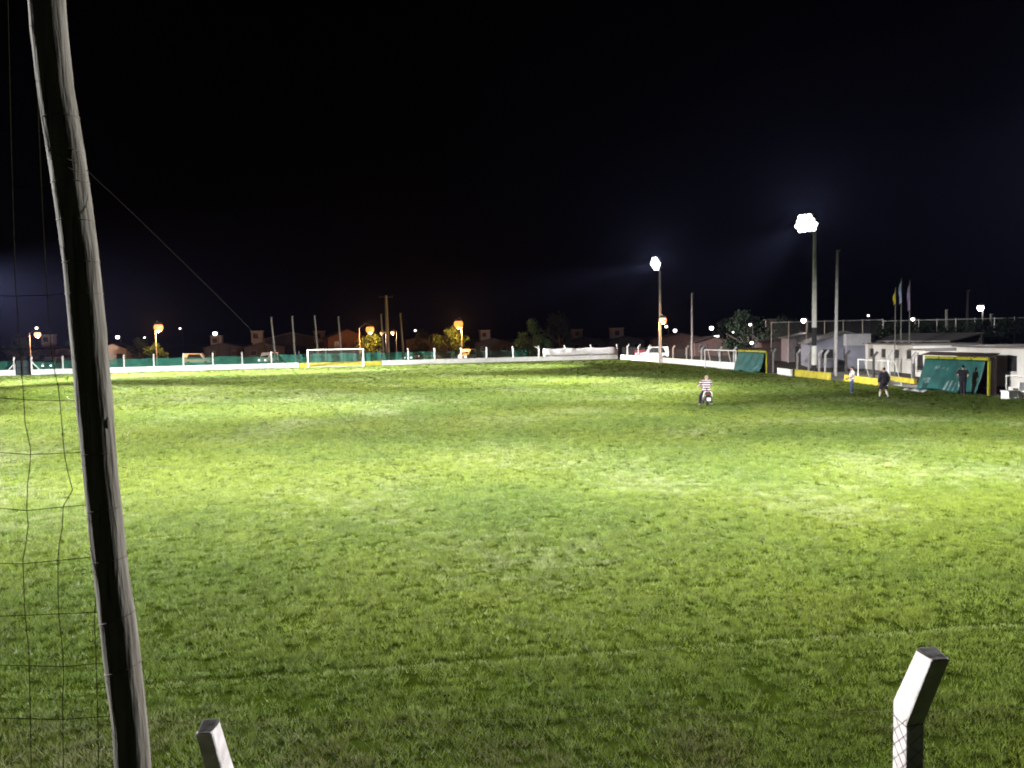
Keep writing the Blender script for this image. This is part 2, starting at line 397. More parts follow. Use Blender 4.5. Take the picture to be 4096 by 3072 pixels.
    tr = nt.nodes.new('ShaderNodeBsdfTranslucent'); nt.links.new(an.outputs['Color'], tr.inputs[0])
    mx = nt.nodes.new('ShaderNodeMixShader'); mx.inputs[0].default_value = .4
    nt.links.new(b.outputs[0], mx.inputs[1]); nt.links.new(tr.outputs[0], mx.inputs[2]); nt.links.new(mx.outputs[0], nt.nodes['Material Output'].inputs[0])
    me.materials.append(m)
    o = bpy.data.objects.new('grass', me); COL.objects.link(o)
    tag(o, 'short mown turf covering the football pitch', 'grass', kind='stuff')
make_grass()
# ------------------------------------------------------------------ fences
def along(a, b, px):
    lo, hi = -.4, 1.6
    d = b - a
    f = lambda t: proj(a + d * t)[0]
    s = 1 if f(.9) > f(.1) else -1
    for _ in range(50):
        t = (lo + hi) / 2
        if (f(t) - px) * s > 0: hi = t
        else: lo = t
    return (lo + hi) / 2 * d.length
def bent_post(x, z0, w, bend=2.02, out=.26, up=.36, y=0.0, d=None):
    d = d or w; h = w / 2; k = d / 2
    prof = [(y - k, z0), (y + k, z0), (y + k, bend - .02), (y + k + out, bend + up - .05), (y + k + out - d * .8, bend + up + .05), (y - k, bend + .04)]
    return MB().prism(prof, x - h, x + h, 'x')
def straight_post(x, z0, z1, w, y=0.0): return MB().box((x, y, (z0 + z1) / 2), (w, w, z1 - z0))
def rand_sheet(x0, x1, z0, z1, y, seed, amp=.06, sag=.05):
    r = random.Random(seed); ph = [r.random() * 6 for _ in range(4)]
    n = max(4, int((x1 - x0) / .5))
    def fn(u, v):
        x = x0 + (x1 - x0) * u; z = z0 + (z1 - z0) * v
        return (x, y + amp * math.sin(2.1 * x + ph[0] + v) * math.sin(1.3 * x + ph[1]), z - (sag * (.5 + .5 * math.sin(1.57 * x + ph[2])) if v > .5 else 0))
    return MB().sheet(fn, n, 4)
def fence(name, label, a, b, wall_m, wall_h, posts, post_m, nets=(), thick=.18, pw=.16, joints=(), brace=(), straight=False, group='walls and fences round the pitch', cat='fence', top=2.02, base=0.0):
    d = b - a; L = d.length
    t = thing(name, label, cat, a, math.atan2(d.y, d.x), group)
    wall = MB(); n = max(1, int(L / 3.2)); r = random.Random(len(label))
    for i in range(n):                                        # cast slab by slab, each a hair out of line with the next
        x0 = L * i / n; x1 = L * (i + 1) / n - .012
        wall.box(((x0 + x1) / 2, r.uniform(-.008, .008), base + (wall_h - base) / 2 + r.uniform(-.006, .006)), (x1 - x0, thick, wall_h - base))
    w = part('low_wall', wall, wall_m, t, bevel=.012)
    for p in posts:
        x = along(a, b, p)
        mb = straight_post(x, wall_h - .02, top + .1, pw) if straight else bent_post(x, wall_h - .02, pw * r.uniform(.9, 1.1), top)
        part('post', mb, post_m, t)
    for i, (p0, p1, mm, z1) in enumerate(nets):
        part('netting', rand_sheet(along(a, b, p0), along(a, b, p1), wall_h + .02, z1, .14, i + len(label), sag=.03 if mm is M['link'] else .08, amp=.02 if mm is M['link'] else .06), mm, t)
    for p0, z0, p1, z1 in brace:
        part('brace', MB().tube([(along(a, b, p0), 0, z0), (along(a, b, p1), 0, z1)], .07, 6), post_m, t)
    return t
fa = lambda px: F0 + fdir * along(F0, F1, px)
def sub(a, b, p0, p1): d = (b - a).normalized(); return a + d * along(a, b, p0), a + d * along(a, b, p1)
G, T, LK = M['green_net'], M['thin_net'], M['link']
# the far side, seen from left to right
a, b = F0, fa(62)
fence('perimeter_fence', 'short stretch of low white wall and green netting left of the dark gate', a, b, M['white_wall'], .74, [58], M['post'], [(-250, 60, G, 1.9)], brace=[(58, 1.5, 34, .74)])
a, b = fa(126), fa(1195)
fence('perimeter_fence', 'long white wall with green shade netting between the dark gate and the yellow wall', a, b, M['white_wall'], .72,
      [128, 253, 375, 498, 617, 735, 853, 970, 1087], M['post'],
      [(127, 252, G, 1.75), (254, 496, G, 1.9), (499, 734, G, 1.88), (736, 852, G, 1.86), (854, 969, G, 1.9), (971, 1086, G, 1.74), (1088, 1194, G, 1.95)], brace=[(129, 1.75, 158, .72)])
a, b = fa(1197), fa(1526)
fence('perimeter_fence', 'low yellow wall with thin dark posts and green netting behind the far goal', a, b, M['yellow_wall'], .66,
      [1198, 1305, 1418, 1525], M['post_dark'], [(1198, 1525, G, 1.98)], straight=True, top=2.3, pw=.1)
a, b = fa(1528), fa(2470)
fence('perimeter_fence', 'white wall with thin patchy netting from the yellow wall to the far corner', a, b, M['white_wall'], .70,
      [1634, 1740, 1846, 1948, 2053, 2157, 2260, 2365, 2469], M['post'],
      [(1529, 1739, G, 1.95), (1741, 1947, T, 1.9), (1949, 2052, T, 1.85), (2054, 2110, G, 1.8)], brace=[(2467, 1.7, 2440, .3), (2156, 2.0, 2140, 2.3)])
# white cloth tied over the netting near the corner
a, b = sub(F0, F1, 2172, 2466); d = b - a
t = solo('white_tarp', rand_sheet(0, d.length, .78, 1.98, -.14, 5, amp=.07, sag=.13), M['white_tarp'], 'long white cloth tied along the far fence beside its corner', 'tarp', loc=a, rz=math.atan2(d.y, d.x), smooth=True, solid=.01)
# dark gate
a, b = sub(F0, F1, 64, 122); d = b - a; L = d.length
t = thing('gate', 'dark sheet metal gate between white braced posts at the left', 'gate', a, math.atan2(d.y, d.x))
part('panel', MB().box((L / 2, .05, 1.05), (L - .16, .03, 1.9)), mat('dark_gate_sheet', (.035, .05, .05), .6, .2, 2, .1), t)
fr = MB()
for x in (.05, L / 2, L - .05): fr.box((x, 0, 1.05), (.08, .06, 2.0))
for z in (.12, 1.05, 1.98): fr.box((L / 2, -.04, z), (L - .1, .05, .07))
part('gate_frame', fr, M['black'], t)
# right-hand side, from the corner towards the camera
a, b = at(2484, 1436), at(2940, 1476)
fence('perimeter_fence', 'white wall with bent concrete posts running from far corner to green dugout', a, b, M['white_wall'], .70,
      [2510, 2554, 2596, 2640, 2693, 2747, 2807, 2880, 2936], M['post'], [(2486, 2938, LK, 2.0)])
wl = [('low white wall slab standing alone between the farther dugout and yellow wall', 3112, 1497, 3166, 1505, M['white_wall'], .62, [], M['post'], 0),
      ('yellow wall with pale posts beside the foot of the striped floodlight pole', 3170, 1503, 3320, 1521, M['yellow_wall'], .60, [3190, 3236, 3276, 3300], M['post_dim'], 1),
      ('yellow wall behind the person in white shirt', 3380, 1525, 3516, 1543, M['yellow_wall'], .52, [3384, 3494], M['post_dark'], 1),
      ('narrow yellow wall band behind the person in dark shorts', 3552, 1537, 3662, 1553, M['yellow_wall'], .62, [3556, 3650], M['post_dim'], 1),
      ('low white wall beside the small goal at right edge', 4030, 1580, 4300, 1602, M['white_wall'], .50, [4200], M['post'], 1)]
for lab, x0, y0, x1, y1, wm, h, ps, pm, nets in wl:
    fence('perimeter_fence', lab, at(x0, y0), at(x1, y1), wm, h, ps, pm, [(x0 + 3, x1 - 3, LK, 1.9)] if nets else [], pw=.14, cat='wall' if not ps else 'fence', base=.28 if 'narrow' in lab else 0)
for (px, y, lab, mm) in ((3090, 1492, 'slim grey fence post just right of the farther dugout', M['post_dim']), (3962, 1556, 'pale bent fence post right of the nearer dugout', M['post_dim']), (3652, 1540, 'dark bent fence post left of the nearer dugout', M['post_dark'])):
    p = at(px, y)
    solo('fence_post', bent_post(0, 0, .2, 1.95), mm, lab, 'post', group='single posts by the dugouts', loc=p, rz=math.atan2(rdir.y, rdir.x))
# strut frame of steel behind the white wall at right is the spare goal below

# ------------------------------------------------------------------ goals
def goal(label, a, b, h, depth, back, m, bar=.06, net=True, group='football goals', struts=2):
    d = b - a; w = d.length
    t = thing('football_goal', label, 'goal', a, math.atan2(d.y, d.x), group)
    for x in (0, w): part('goal_post', MB().tube([(x, 0, 0), (x, 0, h)], bar, 10), m, t)
    part('crossbar', MB().tube([(-bar, 0, h + bar * .4), (w + bar, 0, h + bar * .4)], bar, 10), m, t)
    for i in range(struts):
        x = w * i / max(1, struts - 1)
        part('stay', MB().tube([(x, 0, h), (x, depth * .45, h - .02), (x, depth, .03)], bar * .5, 6), m, t)
    part('ground_bar', MB().tube([(0, 0, .03), (0, depth, .03), (w, depth, .03), (w, 0, .03)], bar * .5, 6), m, t)
    if net:
        def fn(u, v):
            y = depth * (.45 * min(1, v * 2) + .55 * max(0, v * 2 - 1)); z = h - .02 if v < .25 else h * (1 - (v - .25) / .75)
            return (w * u, y, max(.02, z))
        part('goal_net', MB().sheet(fn, 16, 10), M['goal_net'], t)
    return t
goal('full size white goal on the far line in front of yellow wall', at(1233, 1471), at(1455, 1465), 2.5, 1.4, 1, M['white_steel'], .075)
a = at(2808, 1479); b = at(2936, 1484)
gg = goal('white training goal leaned up against the white wall beside farther dugout', at(2820, 1472), at(2944, 1483), 2.05, .8, 1, M['white_steel'], .06, struts=4, net=False)
goal('small thin framed goal standing behind the yellow wall near two people', at(3432, 1532), at(3552, 1545), 1.75, 1.0, 1, M['white_steel'], .035, struts=2)
goal('small white goal frame at the right edge by the low white wall', at(4024, 1592), at(4170, 1604), 1.25, .5, 1, M['white_steel'], .03, struts=2)
p = at(4052, 1598)
t = thing('white_box', 'white square box with cut-out side beside the small goal at right', 'box', p, .3)
part('box_body', MB().box((0, .25, .22), (.62, .5, .42)).box((0, .25, .46), (.7, .56, .05)), M['plate'], t, bevel=.02)
for x in (-.22, .22): part('box_foot', MB().box((x, -.02, .05), (.1, .04, .1)), M['plate'], t)
p = at(4102, 1596)
t = thing('white_chair', 'white plastic chair cut off by the right edge', 'chair', p, .2)
part('seat', MB().box((0, 0, .42), (.48, .46, .05)), M['plate'], t); part('backrest', MB().box((0, .22, .68), (.46, .05, .46)), M['plate'], t)
for x in (-.2, .2):
    for y in (-.19, .19): part('leg', MB().box((x, y, .2), (.06, .06, .39)), M['plate'], t)

# ------------------------------------------------------------------ dugouts
def dugout(label, front_l, front_r, h, print_marks):
    d = front_r - front_l; L = d.length                    # far end -> near end
    t = thing('dugout', label, 'dugout', front_l, math.atan2(d.y, d.x), 'team dugouts')
    D = .42                                                # local +y is away from the pitch
    part('back_wall', MB().box((L / 2, D, h / 2), (L, .1, h)), M['roof_brown'], t)
    for x in (.05, L - .05): part('side_panel', MB().box((x, D * .62, h / 2 - .02), (.05, D * .75, h - .1)), M['roof_brown'], t)
    part('roof', MB().add([(-.15, -.12, h + .06), (L + .15, -.12, h + .06), (L + .15, D + .1, h + .22), (-.15, D + .1, h + .22), (-.15, -.12, h + .12), (L + .15, -.12, h + .12), (L + .15, D + .1, h + .28), (-.15, D + .1, h + .28)],
        [(0, 1, 2, 3), (4, 7, 6, 5), (0, 4, 5, 1), (1, 5, 6, 2), (2, 6, 7, 3), (3, 7, 4, 0)]), M['roof_brown'], t)
    for i in range(4): part('front_beam', MB().box((L * (i + .5) / 4, 0, h - .06), (L / 4 - .13, .12, .17)), M['yellow_steel'], t)
    for x in (.06, L - .06): part('post', MB().box((x, .02, (h - .17) / 2), (.12, .12, h - .17)), M['yellow_steel'], t)
    part('bench', MB().box((L / 2, D - .2, .42), (L - .4, .26, .06)), M['roof_brown'], t)
    r = random.Random(3)
    def fn(u, v):                                          # tarp hung from the beam, its foot pulled out towards the pitch
        x = .10 + (L - .30) * u - .20 * (1 - v) * (1 - u) - .25 * (1 - v) * u
        y = -.09 - .40 * (1 - v) ** 1.2 + .05 * math.sin(9 * u + 3 * v) * (1 - v) + .03 * math.sin(23 * u - 5 * v)
        return (x, y, .05 + (h - .22) * v + (.12 * math.sin(5 * u) ** 2 * (1 - v) ** 2))
    tp = part('tarp', MB().sheet(fn, 40, 16), M['tarp_green'], t, smooth=True, solid=.012)
    def on(u, v):
        p = Vector(fn(u, v)); e = .01
        n = (Vector(fn(u + e, v)) - p).cross(Vector(fn(u, v + e)) - p).normalized()
        if n.y > 0: n = -n
        return p + n * .022
    for mk in print_marks:                                 # faded white printing on the cloth
        mb = MB()
        for (u0, v0, u1, v1, w) in mk:
            n = 8
            A = [Vector((u0 + (u1 - u0) * i / n, v0 + (v1 - v0) * i / n)) for i in range(n + 1)]
            q = Vector((-(v1 - v0), (u1 - u0) * .33)); q = q.normalized() * w if q.length else Vector((0, w))
            vs = []
            for c in A: vs += [on(c.x + q.x * .33, c.y + q.y), on(c.x - q.x * .33, c.y - q.y)]
            mb.add(vs, [(2 * i, 2 * i + 1, 2 * i + 3, 2 * i + 2) for i in range(n)])
        part('print', mb, M['tarp_print'], tp)
    return t
dugout('yellow framed dugout with green tarp front at the end of white wall', at(2953, 1484), at(3066, 1494), 2.15,
       [[(.1, .1, .25, .25, .02)], [(.72, .12, .9, .30, .05)]])
dugout('larger looking dugout with printed green tarp behind person in black', at(3698, 1558), at(3956, 1584), 2.2,
       [[(.22, .66, .245, .78, .025), (.245, .78, .27, .68, .02), (.27, .68, .30, .79, .02), (.30, .79, .33, .70, .025), (.36, .70, .40, .74, .03), (.44, .66, .45, .75, .02)],
        [(.60, .66, .63, .74, .02), (.63, .74, .66, .66, .02), (.70, .66, .74, .73, .03)],
        [(.08, .30, .20, .36, .07), (.10, .22, .18, .26, .04)],
        [(.50, .04, .53, .34, .05), (.56, .04, .585, .36, .03), (.68, .34, .72, .08, .05), (.62, .05, .64, .30, .02)]])
p = at(3672, 1566)
solo('plastic_sheet', MB().sheet(lambda u, v: ((u - .5) * 2.2, (v - .5) * .7, .05 + .13 * abs(math.sin(7 * u + 4 * v)) * math.sin(math.pi * v)), 18, 8), mat('clear_plastic', (.55, .57, .6), .3), 'crumpled pale plastic sheet lying at the foot of the nearer dugout', 'sheet', loc=p, rz=math.atan2(rdir.y, rdir.x), smooth=True, solid=.01)

# ------------------------------------------------------------------ things right by the camera
yaw = math.atan2(.6, 3.1)
NP1 = wp(3634, 2866, 3.9); NP2 = wp(893, 3140, 3.9)
M['post_worn2'] = M['post_worn']
def near_post(label, p, rz, w=.049):
    t = thing('fence_post', label, 'fence post', (p.x, p.y, 0), rz, 'concrete posts of the near fence')
    b = p.z; k = .058
    prof = [(k, 0), (-k, 0), (-k, b - .01), (-k - .185, b + .385), (-k - .075, b + .41), (k, b + .06)]
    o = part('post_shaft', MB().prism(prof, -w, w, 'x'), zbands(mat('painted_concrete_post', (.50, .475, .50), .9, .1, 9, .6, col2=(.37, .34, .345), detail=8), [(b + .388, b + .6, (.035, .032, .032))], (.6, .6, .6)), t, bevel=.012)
    o2 = MB(); q = .0011
    for i in range(-2, 26):                                 # the fence mesh wrapped tight round the shaft
        z = i * .075
        if z + .12 > b + .02: continue
        o2.tube([(-w - .002, k + .002, z), (-w - .002, -k - .002, z + .12), (w + .002, -k - .002, z + .20)], q, 4, caps=False)
        o2.tube([(-w - .002, k + .002, z + .12), (-w - .002, -k - .002, z), (w + .002, -k - .002, z - .08)], q, 4, caps=False)
        o2.tube([(w + .002, -k - .002, z + .06), (w + .002, k + .002, z + .18)], q, 4, caps=False)
    o2.tube([(-w - .003, -k - .003, b - .02), (w + .003, -k - .003, b - .01), (w + .003, k + .003, b), (-w - .003, k + .003, b - .01), (-w - .003, -k - .003, b - .02)], .0018, 5)
    part('mesh_wrap', o2, M['wire'], t)
    return t
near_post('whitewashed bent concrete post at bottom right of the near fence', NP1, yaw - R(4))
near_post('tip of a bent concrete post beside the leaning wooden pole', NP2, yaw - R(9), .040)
# chain link of the near fence (diamonds of thin wire)
A = Vector((NP2.x, NP2.y, 0)) + Vector((0, .075, 0)); B = Vector((NP1.x, NP1.y, 0)) + Vector((0, .075, 0))
ext = (B - A).normalized(); A = A - ext * 1.1; B = B + ext * 1.3; L = (B - A).length
mb = MB(); s = .075; top = 1.98
k = -int(top / s)
while k * s < L:
    for sg in (1, -1):
        x0, z0, x1, z1 = k * s, 0, k * s + top, top
        if x0 < 0: z0 = -x0; x0 = 0
        if x1 > L: z1 -= x1 - L; x1 = L
        if x1 - x0 > .02:
            if sg < 0: pts = [(L - x0, .002, z0), (L - x1, .002, z1)]
            else: pts = [(x0, -.002, z0), (x1, -.002, z1)]
            mb.tube(pts, .0008, 3, caps=False)
    k += 1
t = thing('wire_fence', 'thin chain link fence strung between the bent concrete posts in front', 'wire fence', A, math.atan2(ext.y, ext.x))
part('mesh', mb, M['wire'], t)
part('top_wire', MB().tube([(0, 0, top), (L * .5, 0, top - .02), (L, 0, top)], .0011, 5), M['wire'], t)
# leaning wooden pole
pole_px = [(183, -60, 66), (196, 120, 67), (222, 350, 66), (262, 600, 68), (292, 800, 68), (325, 1050, 67), (350, 1300, 68), (366, 1480, 68), (380, 1640, 69), (387, 1720, 66), (403, 1900, 65), (424, 2100, 66), (445, 2300, 66), (474, 2500, 70), (495, 2700, 70), (520, 2900, 68), (532, 3072, 70), (552, 3500, 72)]
YP = 3.45
pts = [wp(x, y, YP) for x, y, w in pole_px]; rad = [w * YP / FPX * .985 for x, y, w in pole_px]
last = pts[-1]; sl = (pts[-1] - pts[-4]).normalized(); pts.append(last + sl * (last.z / -sl.z)); rad.append(rad[-1] * 1.04)
fp = []; fr_ = []
for i in range(len(pts) - 1):                                # finer rings, with slight swellings
    for j in range(6):
        u = j / 6; fp.append(pts[i].lerp(pts[i + 1], u)); fr_.append((rad[i] * (1 - u) + rad[i + 1] * u) * (1 + .005 * math.sin(i * 2.3 + j * 1.1)))
fp.append(pts[-1]); fr_.append(rad[-1])
base = pts[-1]
t = thing('wooden_pole', 'tall grey weathered wooden pole leaning in front of the pitch', 'pole', base)
mb = MB().tube([p - base for p in fp], fr_, 22)
for (x, y, dx, s) in ((426, 1692, 0, .9), (330, 1722, 0, .6)):
    c = wp(x, y, YP - .02) - base; mb.ball(c, (.020 * s, .022 * s, .045 * s), 12, 8)
part('trunk', mb, M['wood'], t, smooth=True)
def ring_at(y, tilt):
    i = min(range(len(fp)), key=lambda k: abs(proj(fp[k])[1] - y)); c = fp[i] - base; r = fr_[i] + .0015
    ties = MB().tube([(c.x + r * math.cos(a), c.y + r * math.sin(a), c.z + tilt * r * math.cos(a)) for a in [2 * math.pi * q / 20 for q in range(21)]], .0018, 5, caps=False)
    part('wire_tie', ties, M['wire'], t)
for y, tl in ((455, .1), (588, -.15), (640, -.45), (655, -.5), (742, .05), (890, 0), (1045, .05), (1170, 0), (1810, .05), (2028, .1), (2245, .1), (2455, .3), (2660, .25)): ring_at(y, tl)
# big-meshed wire net hanging from the pole
YN = YP + .02
def wl_(pp): return [wp(x, y, YN) for x, y in pp]
V = [[(-420, -100), (-330, 900), (-260, 1700), (-235, 2500), (-225, 3200)], [(-200, -100), (-150, 900), (-110, 1700), (-100, 2400), (-90, 3200)],
     [(30, -60), (45, 600), (60, 1100), (80, 1400), (88, 1505), (95, 1600), (100, 1690), (123, 1800), (120, 1860), (110, 1940), (107, 2040), (113, 2100), (103, 2180), (92, 2240), (95, 2340), (100, 2460), (115, 2600), (118, 2700), (122, 2900), (126, 3200)],
     [(140, -60), (150, 400), (170, 850), (185, 1100), (205, 1400), (220, 1490), (232, 1540), (240, 1610), (250, 1730), (258, 1820), (272, 1890), (290, 1960), (253, 2025), (248, 2120), (236, 2180), (232, 2240), (232, 2370), (235, 2460), (250, 2600), (255, 2700), (250, 2800), (255, 3200)],
     [(385, 2330), (378, 2480), (385, 2650), (392, 2900), (395, 3200)]]
net = MB()
for v in V: net.tube(wl_(v), .0019, 5)
i = 0
for yy in (95, 310, 525, 740, 960, 1175, 1388):
    e = 140 + .135 * yy; net.tube(wl_([(-430, yy - 20), (-150, yy + 6), (60, yy + 9), (e * .7, yy + 5), (e + 15, yy - 6)]), .0014, 5)
for pp in ([(-420, 1570), (-130, 1588), (0, 1592), (120, 1600), (290, 1603), (345, 1598)], [(-420, 1790), (-120, 1806), (0, 1810), (118, 1818), (325, 1810), (350, 1808)], [(-420, 2020), (-110, 2026), (0, 2033), (110, 2042), (250, 2028), (370, 2018)],
           [(-420, 2240), (-100, 2248), (0, 2253), (90, 2255), (230, 2242), (390, 2226)], [(-420, 2460), (0, 2465), (240, 2455), (420, 2448)], [(-420, 2668), (0, 2660), (250, 2666), (450, 2650)], [(-420, 2880), (0, 2872), (250, 2878), (470, 2862)]):
    net.tube(wl_(pp), .0017, 5)
net.tube(wl_([(-425, -100), (-425, 900), (-425, 3200)]), .003, 5)
solo('wire_net', net, M['net_wire'], 'slack wide mesh wire netting hanging left of the wooden pole', 'wire net')
mb = MB(); q = [(300, 636), (380, 712), (540, 862), (800, 1115), (1010, 1325), (1300, 1605), (1600, 1890), (1850, 2128), (2400, 2640), (2860, 3060)]
mb.tube([wp(x, y, YP - .02 + .5 * i / len(q)) for i, (x, y) in enumerate(q)] + [Vector((2.75, 4.1, 0))], [.0012, .0012, .0013, .0013, .0013, .0012, .001, .0008, .0006, .0006, .0006], 5)
solo('guy_wire', mb, mat('dull_wire', (.035, .035, .032), .6, metal=.2), 'taut thin guy wire slanting down from the wooden pole across the view', 'guy wire')
# ------------------------------------------------------------------ floodlight towers
def tower(label, base, h, rp, head, aim, rows, bands=None, u=1.0, group='floodlight towers'):
    t = thing('floodlight_tower', label, 'floodlight', base, 0, group)
    pm = M['pole']
    if bands: pm = zbands(mat('banded_concrete_pole', (.42, .41, .40), .9, .12, 4, .3), bands, (.42, .41, .40))
    part('pole', MB().tube([(0, 0, 0), (0, 0, h * .5), (0, 0, h)], [rp, rp * .85, rp * .66], 14), pm, t)
    head = Vector(head); aim = Vector(aim).normalized()
    side = Vector((-aim.y, aim.x, 0)).normalized(); upv = side.cross(aim); upv = upv if upv.z > 0 else -upv
    fr = MB(); n = len(rows)
    for i in range(n):
        w = rows[i] * .205 * u; c = head - Vector(base) - aim * .28 + upv * ((n - 1) / 2 - i) * .35 * u
        fr.tube([c - side * w, c + side * w], .045, 6)
    for s in (-1, 1):
        c = head - Vector(base) - aim * .28 + side * s * .6; fr.tube([c - upv * .7, c + upv * .7], .04, 6)
    c = head - Vector(base) - aim * .28; fr.tube([c - upv * .3, Vector((0, 0, h - .4))], .06, 6); fr.tube([c + upv * .3, Vector((0, 0, h))], .06, 6)
    part('lamp_frame', fr, M['steel'], t)
    q = aim.to_track_quat('Z', 'Y').to_matrix()
    for i in range(n):
        for j in range(rows[i]):
            c = head - Vector(base) + upv * ((n - 1) / 2 - i) * .35 * u + side * (j - (rows[i] - 1) / 2) * .403 * u
            sh = MB(); N = 14
            prof = [(.07, -.24), (.14, -.13), (.185, .0), (.201, .025), (.198, .018)]
            vs = [c + q @ Vector((u * r * math.cos(2 * math.pi * k / N), u * r * math.sin(2 * math.pi * k / N), z)) for r, z in prof for k in range(N)]
            fs = [(a * N + k, a * N + (k + 1) % N, (a + 1) * N + (k + 1) % N, (a + 1) * N + k) for a in range(len(prof) - 1) for k in range(N)] + [tuple(range(N))]
            fl = part('floodlight', sh.add(vs, fs), M['steel'], t)
            ln = MB(); vs = [c + q @ Vector((u * r * math.cos(2 * math.pi * k / N), u * r * math.sin(2 * math.pi * k / N), z)) for r, z in ((.198, .02), (.105, .05)) for k in range(N)]
            ln.add(vs, [(k, (k + 1) % N, N + (k + 1) % N, N + k) for k in range(N)] + [tuple(N + k for k in range(N))])
            part('lens', ln, M['flood_lens'], fl)
    return t
def spot(head, tgt, cone, P, col=(.93, .93, 1.0), blend=.7):
    head = Vector(head); tgt = Vector(tgt); d = (tgt - head).normalized()
    light('floodlight_beam', 'SPOT', head + d * .5, P, col, .35, target=tgt, cone=cone, blend=blend)

b1 = at(3256, 1512); H1 = wp(3224, 892, b1.y)
zz = lambda y: wp(3254, y, b1.y).z
tower('tall floodlight pole painted with black and white bands at its foot', b1, wp(3250, 925, b1.y).z, .215, H1, (-.74, -.62, -.30), [3, 4, 5, 4],
      u=1.02, bands=[(-.1, zz(1460), (.015, .015, .016)), (zz(1460), zz(1383), (.50, .49, .46)), (zz(1383), zz(1310), (.015, .015, .016))])
b2 = wp(2642, 1440, at(2642, 1452).y + .9); b2.z = 0; H2 = wp(2622, 1055, b2.y)
tower('plain grey floodlight pole behind the white wall near the far corner', b2, wp(2643, 1085, b2.y).z, .19, H2, (-.70, -.70, -.28), [2, 3, 4, 3, 2])

# ------------------------------------------------------------------ bare poles
def pole(label, x0, y0, x1, y1, Y, r, group, m=None, arm=False, name='bare_pole', cat='pole'):
    p1 = wp(x0, y0, Y); p0 = wp(x1, y1, Y)
    if abs(p1.z - p0.z) > .1: k = p0.z / (p1.z - p0.z); p0 = p0 - (p1 - p0) * k
    p0.z = 0
    t = thing(name, label, cat, p0, 0, group)
    part('shaft', MB().tube([(0, 0, 0), (p1 - p0) * .5, p1 - p0], [r, r * .85, r * .62], 10), m or M['pole'], t)
    top = p1 - p0
    if arm:
        part('crossarm', MB().box((top.x, top.y, top.z - .25), (2.3, .12, .12), .3), M['wood'], t)
        for s in (-1, 0, 1): part('insulator', MB().tube([(top.x + s * 1.0 * math.cos(.3), top.y + s * math.sin(.3), top.z - .2), (top.x + s * 1.0 * math.cos(.3), top.y + s * math.sin(.3), top.z + .05)], [.06, .04], 6), M['render_dim'], t)
    else:
        part('cap_bracket', MB().tube([(top.x, top.y, top.z - .25), (top.x + .22, top.y, top.z - .02)], .035, 5), M['steel'], t)
    return t
gp = 'leaning poles behind the far goal'
ords = ['first leaning pole from the left, clear of the far goal', 'second leaning pole from the left, just left of far goal', 'leaning pole rising behind the left part of the far goal', 'leaning pole behind the right half of far goal',
        'slim leaning pole close against the thick crossarm pole', 'leaning pole standing alone right of the thick crossarm pole']
for lab, (x0, y0, x1, y1) in zip(ords, ((1084, 1268, 1098, 1400), (1168, 1264, 1178, 1400), (1258, 1262, 1264, 1330), (1353, 1266, 1363, 1390), (1524, 1256, 1533, 1400), (1601, 1252, 1612, 1400))):
    Y = 124 + (x0 - 1100) * .012
    pole(lab, x0, y0, x1, y1, Y, .165, gp)
pole('thick tall concrete pole with a crossarm right of the far goal', 1544, 1182, 1552, 1410, 132, .29, 'utility poles', arm=True, name='utility_pole')
pole('unlit grey pole standing right of the banded floodlight pole', 3350, 1000, 3341, 1490, 70, .15, 'utility poles', name='utility_pole')
pole('slim dark utility pole between farther floodlight and farther dugout', 2768, 1172, 2769, 1420, 118, .18, 'utility poles', m=mat('dim_pole', (.20, .19, .18), .9, .1, 4, .2), arm=False, name='utility_pole')
for lab, x0, y0, x1, y1, Y in (('grey pole rising out of the hedge behind the gap between white buildings', 3785, 1238, 3787, 1340, 92), ('pale pole on the hedge beside the bright white lamp', 3964, 1255, 3963, 1380, 88), ('tall faint dark pole left of the bright white lamp', 3872, 1160, 3868, 1300, 98)):
    pole(lab, x0, y0, x1, y1, Y, .18, 'poles above the hedge', m=M['pole'] if 'faint' not in lab else M['post_dark'])

# ------------------------------------------------------------------ flags
def flag(label, px, ytop, ybot, fy0, fy1, fx, m, Y):
    top = wp(px, ytop, Y); p = Vector((top.x, top.y, 0)); h = top.z
    t = thing('flagpole', label, 'flag', p, 0, 'flagpoles by the club building')
    part('flagpole_shaft', MB().tube([(0, 0, 0), (0, 0, h)], [.055, .03], 8), M['flag_steel'], t)
    z1 = wp(px, fy0, Y).z; z0 = wp(px, fy1, Y).z; w = (fx - px) / FPX * Y
    def fn(u, v):
        k = abs(w) * (.35 + .65 * math.sin(min(1, v * 1.3 + .1) * math.pi * .8)); z = z1 + (z0 - z1) * v
        return ((math.copysign(1, w)) * u * k + .02, .10 * math.sin(u * 9 + v * 2), z - .5 * u * (1 - v * .6))
    part('flag_cloth', MB().sheet(fn, 12, 16), m, t, smooth=True, solid=.006)
flag('flagpole with limp yellow flag', 3582, 1150, 1500, 1155, 1212, 3571, M['flag_yellow'], 66)
flag('middle flagpole with limp pale blue and white flag', 3606, 1112, 1500, 1116, 1208, 3594, M['flag_blue'], 67)
flag('flagpole with limp lilac flag', 3640, 1120, 1500, 1124, 1236, 3628, M['flag_lilac'], 66)

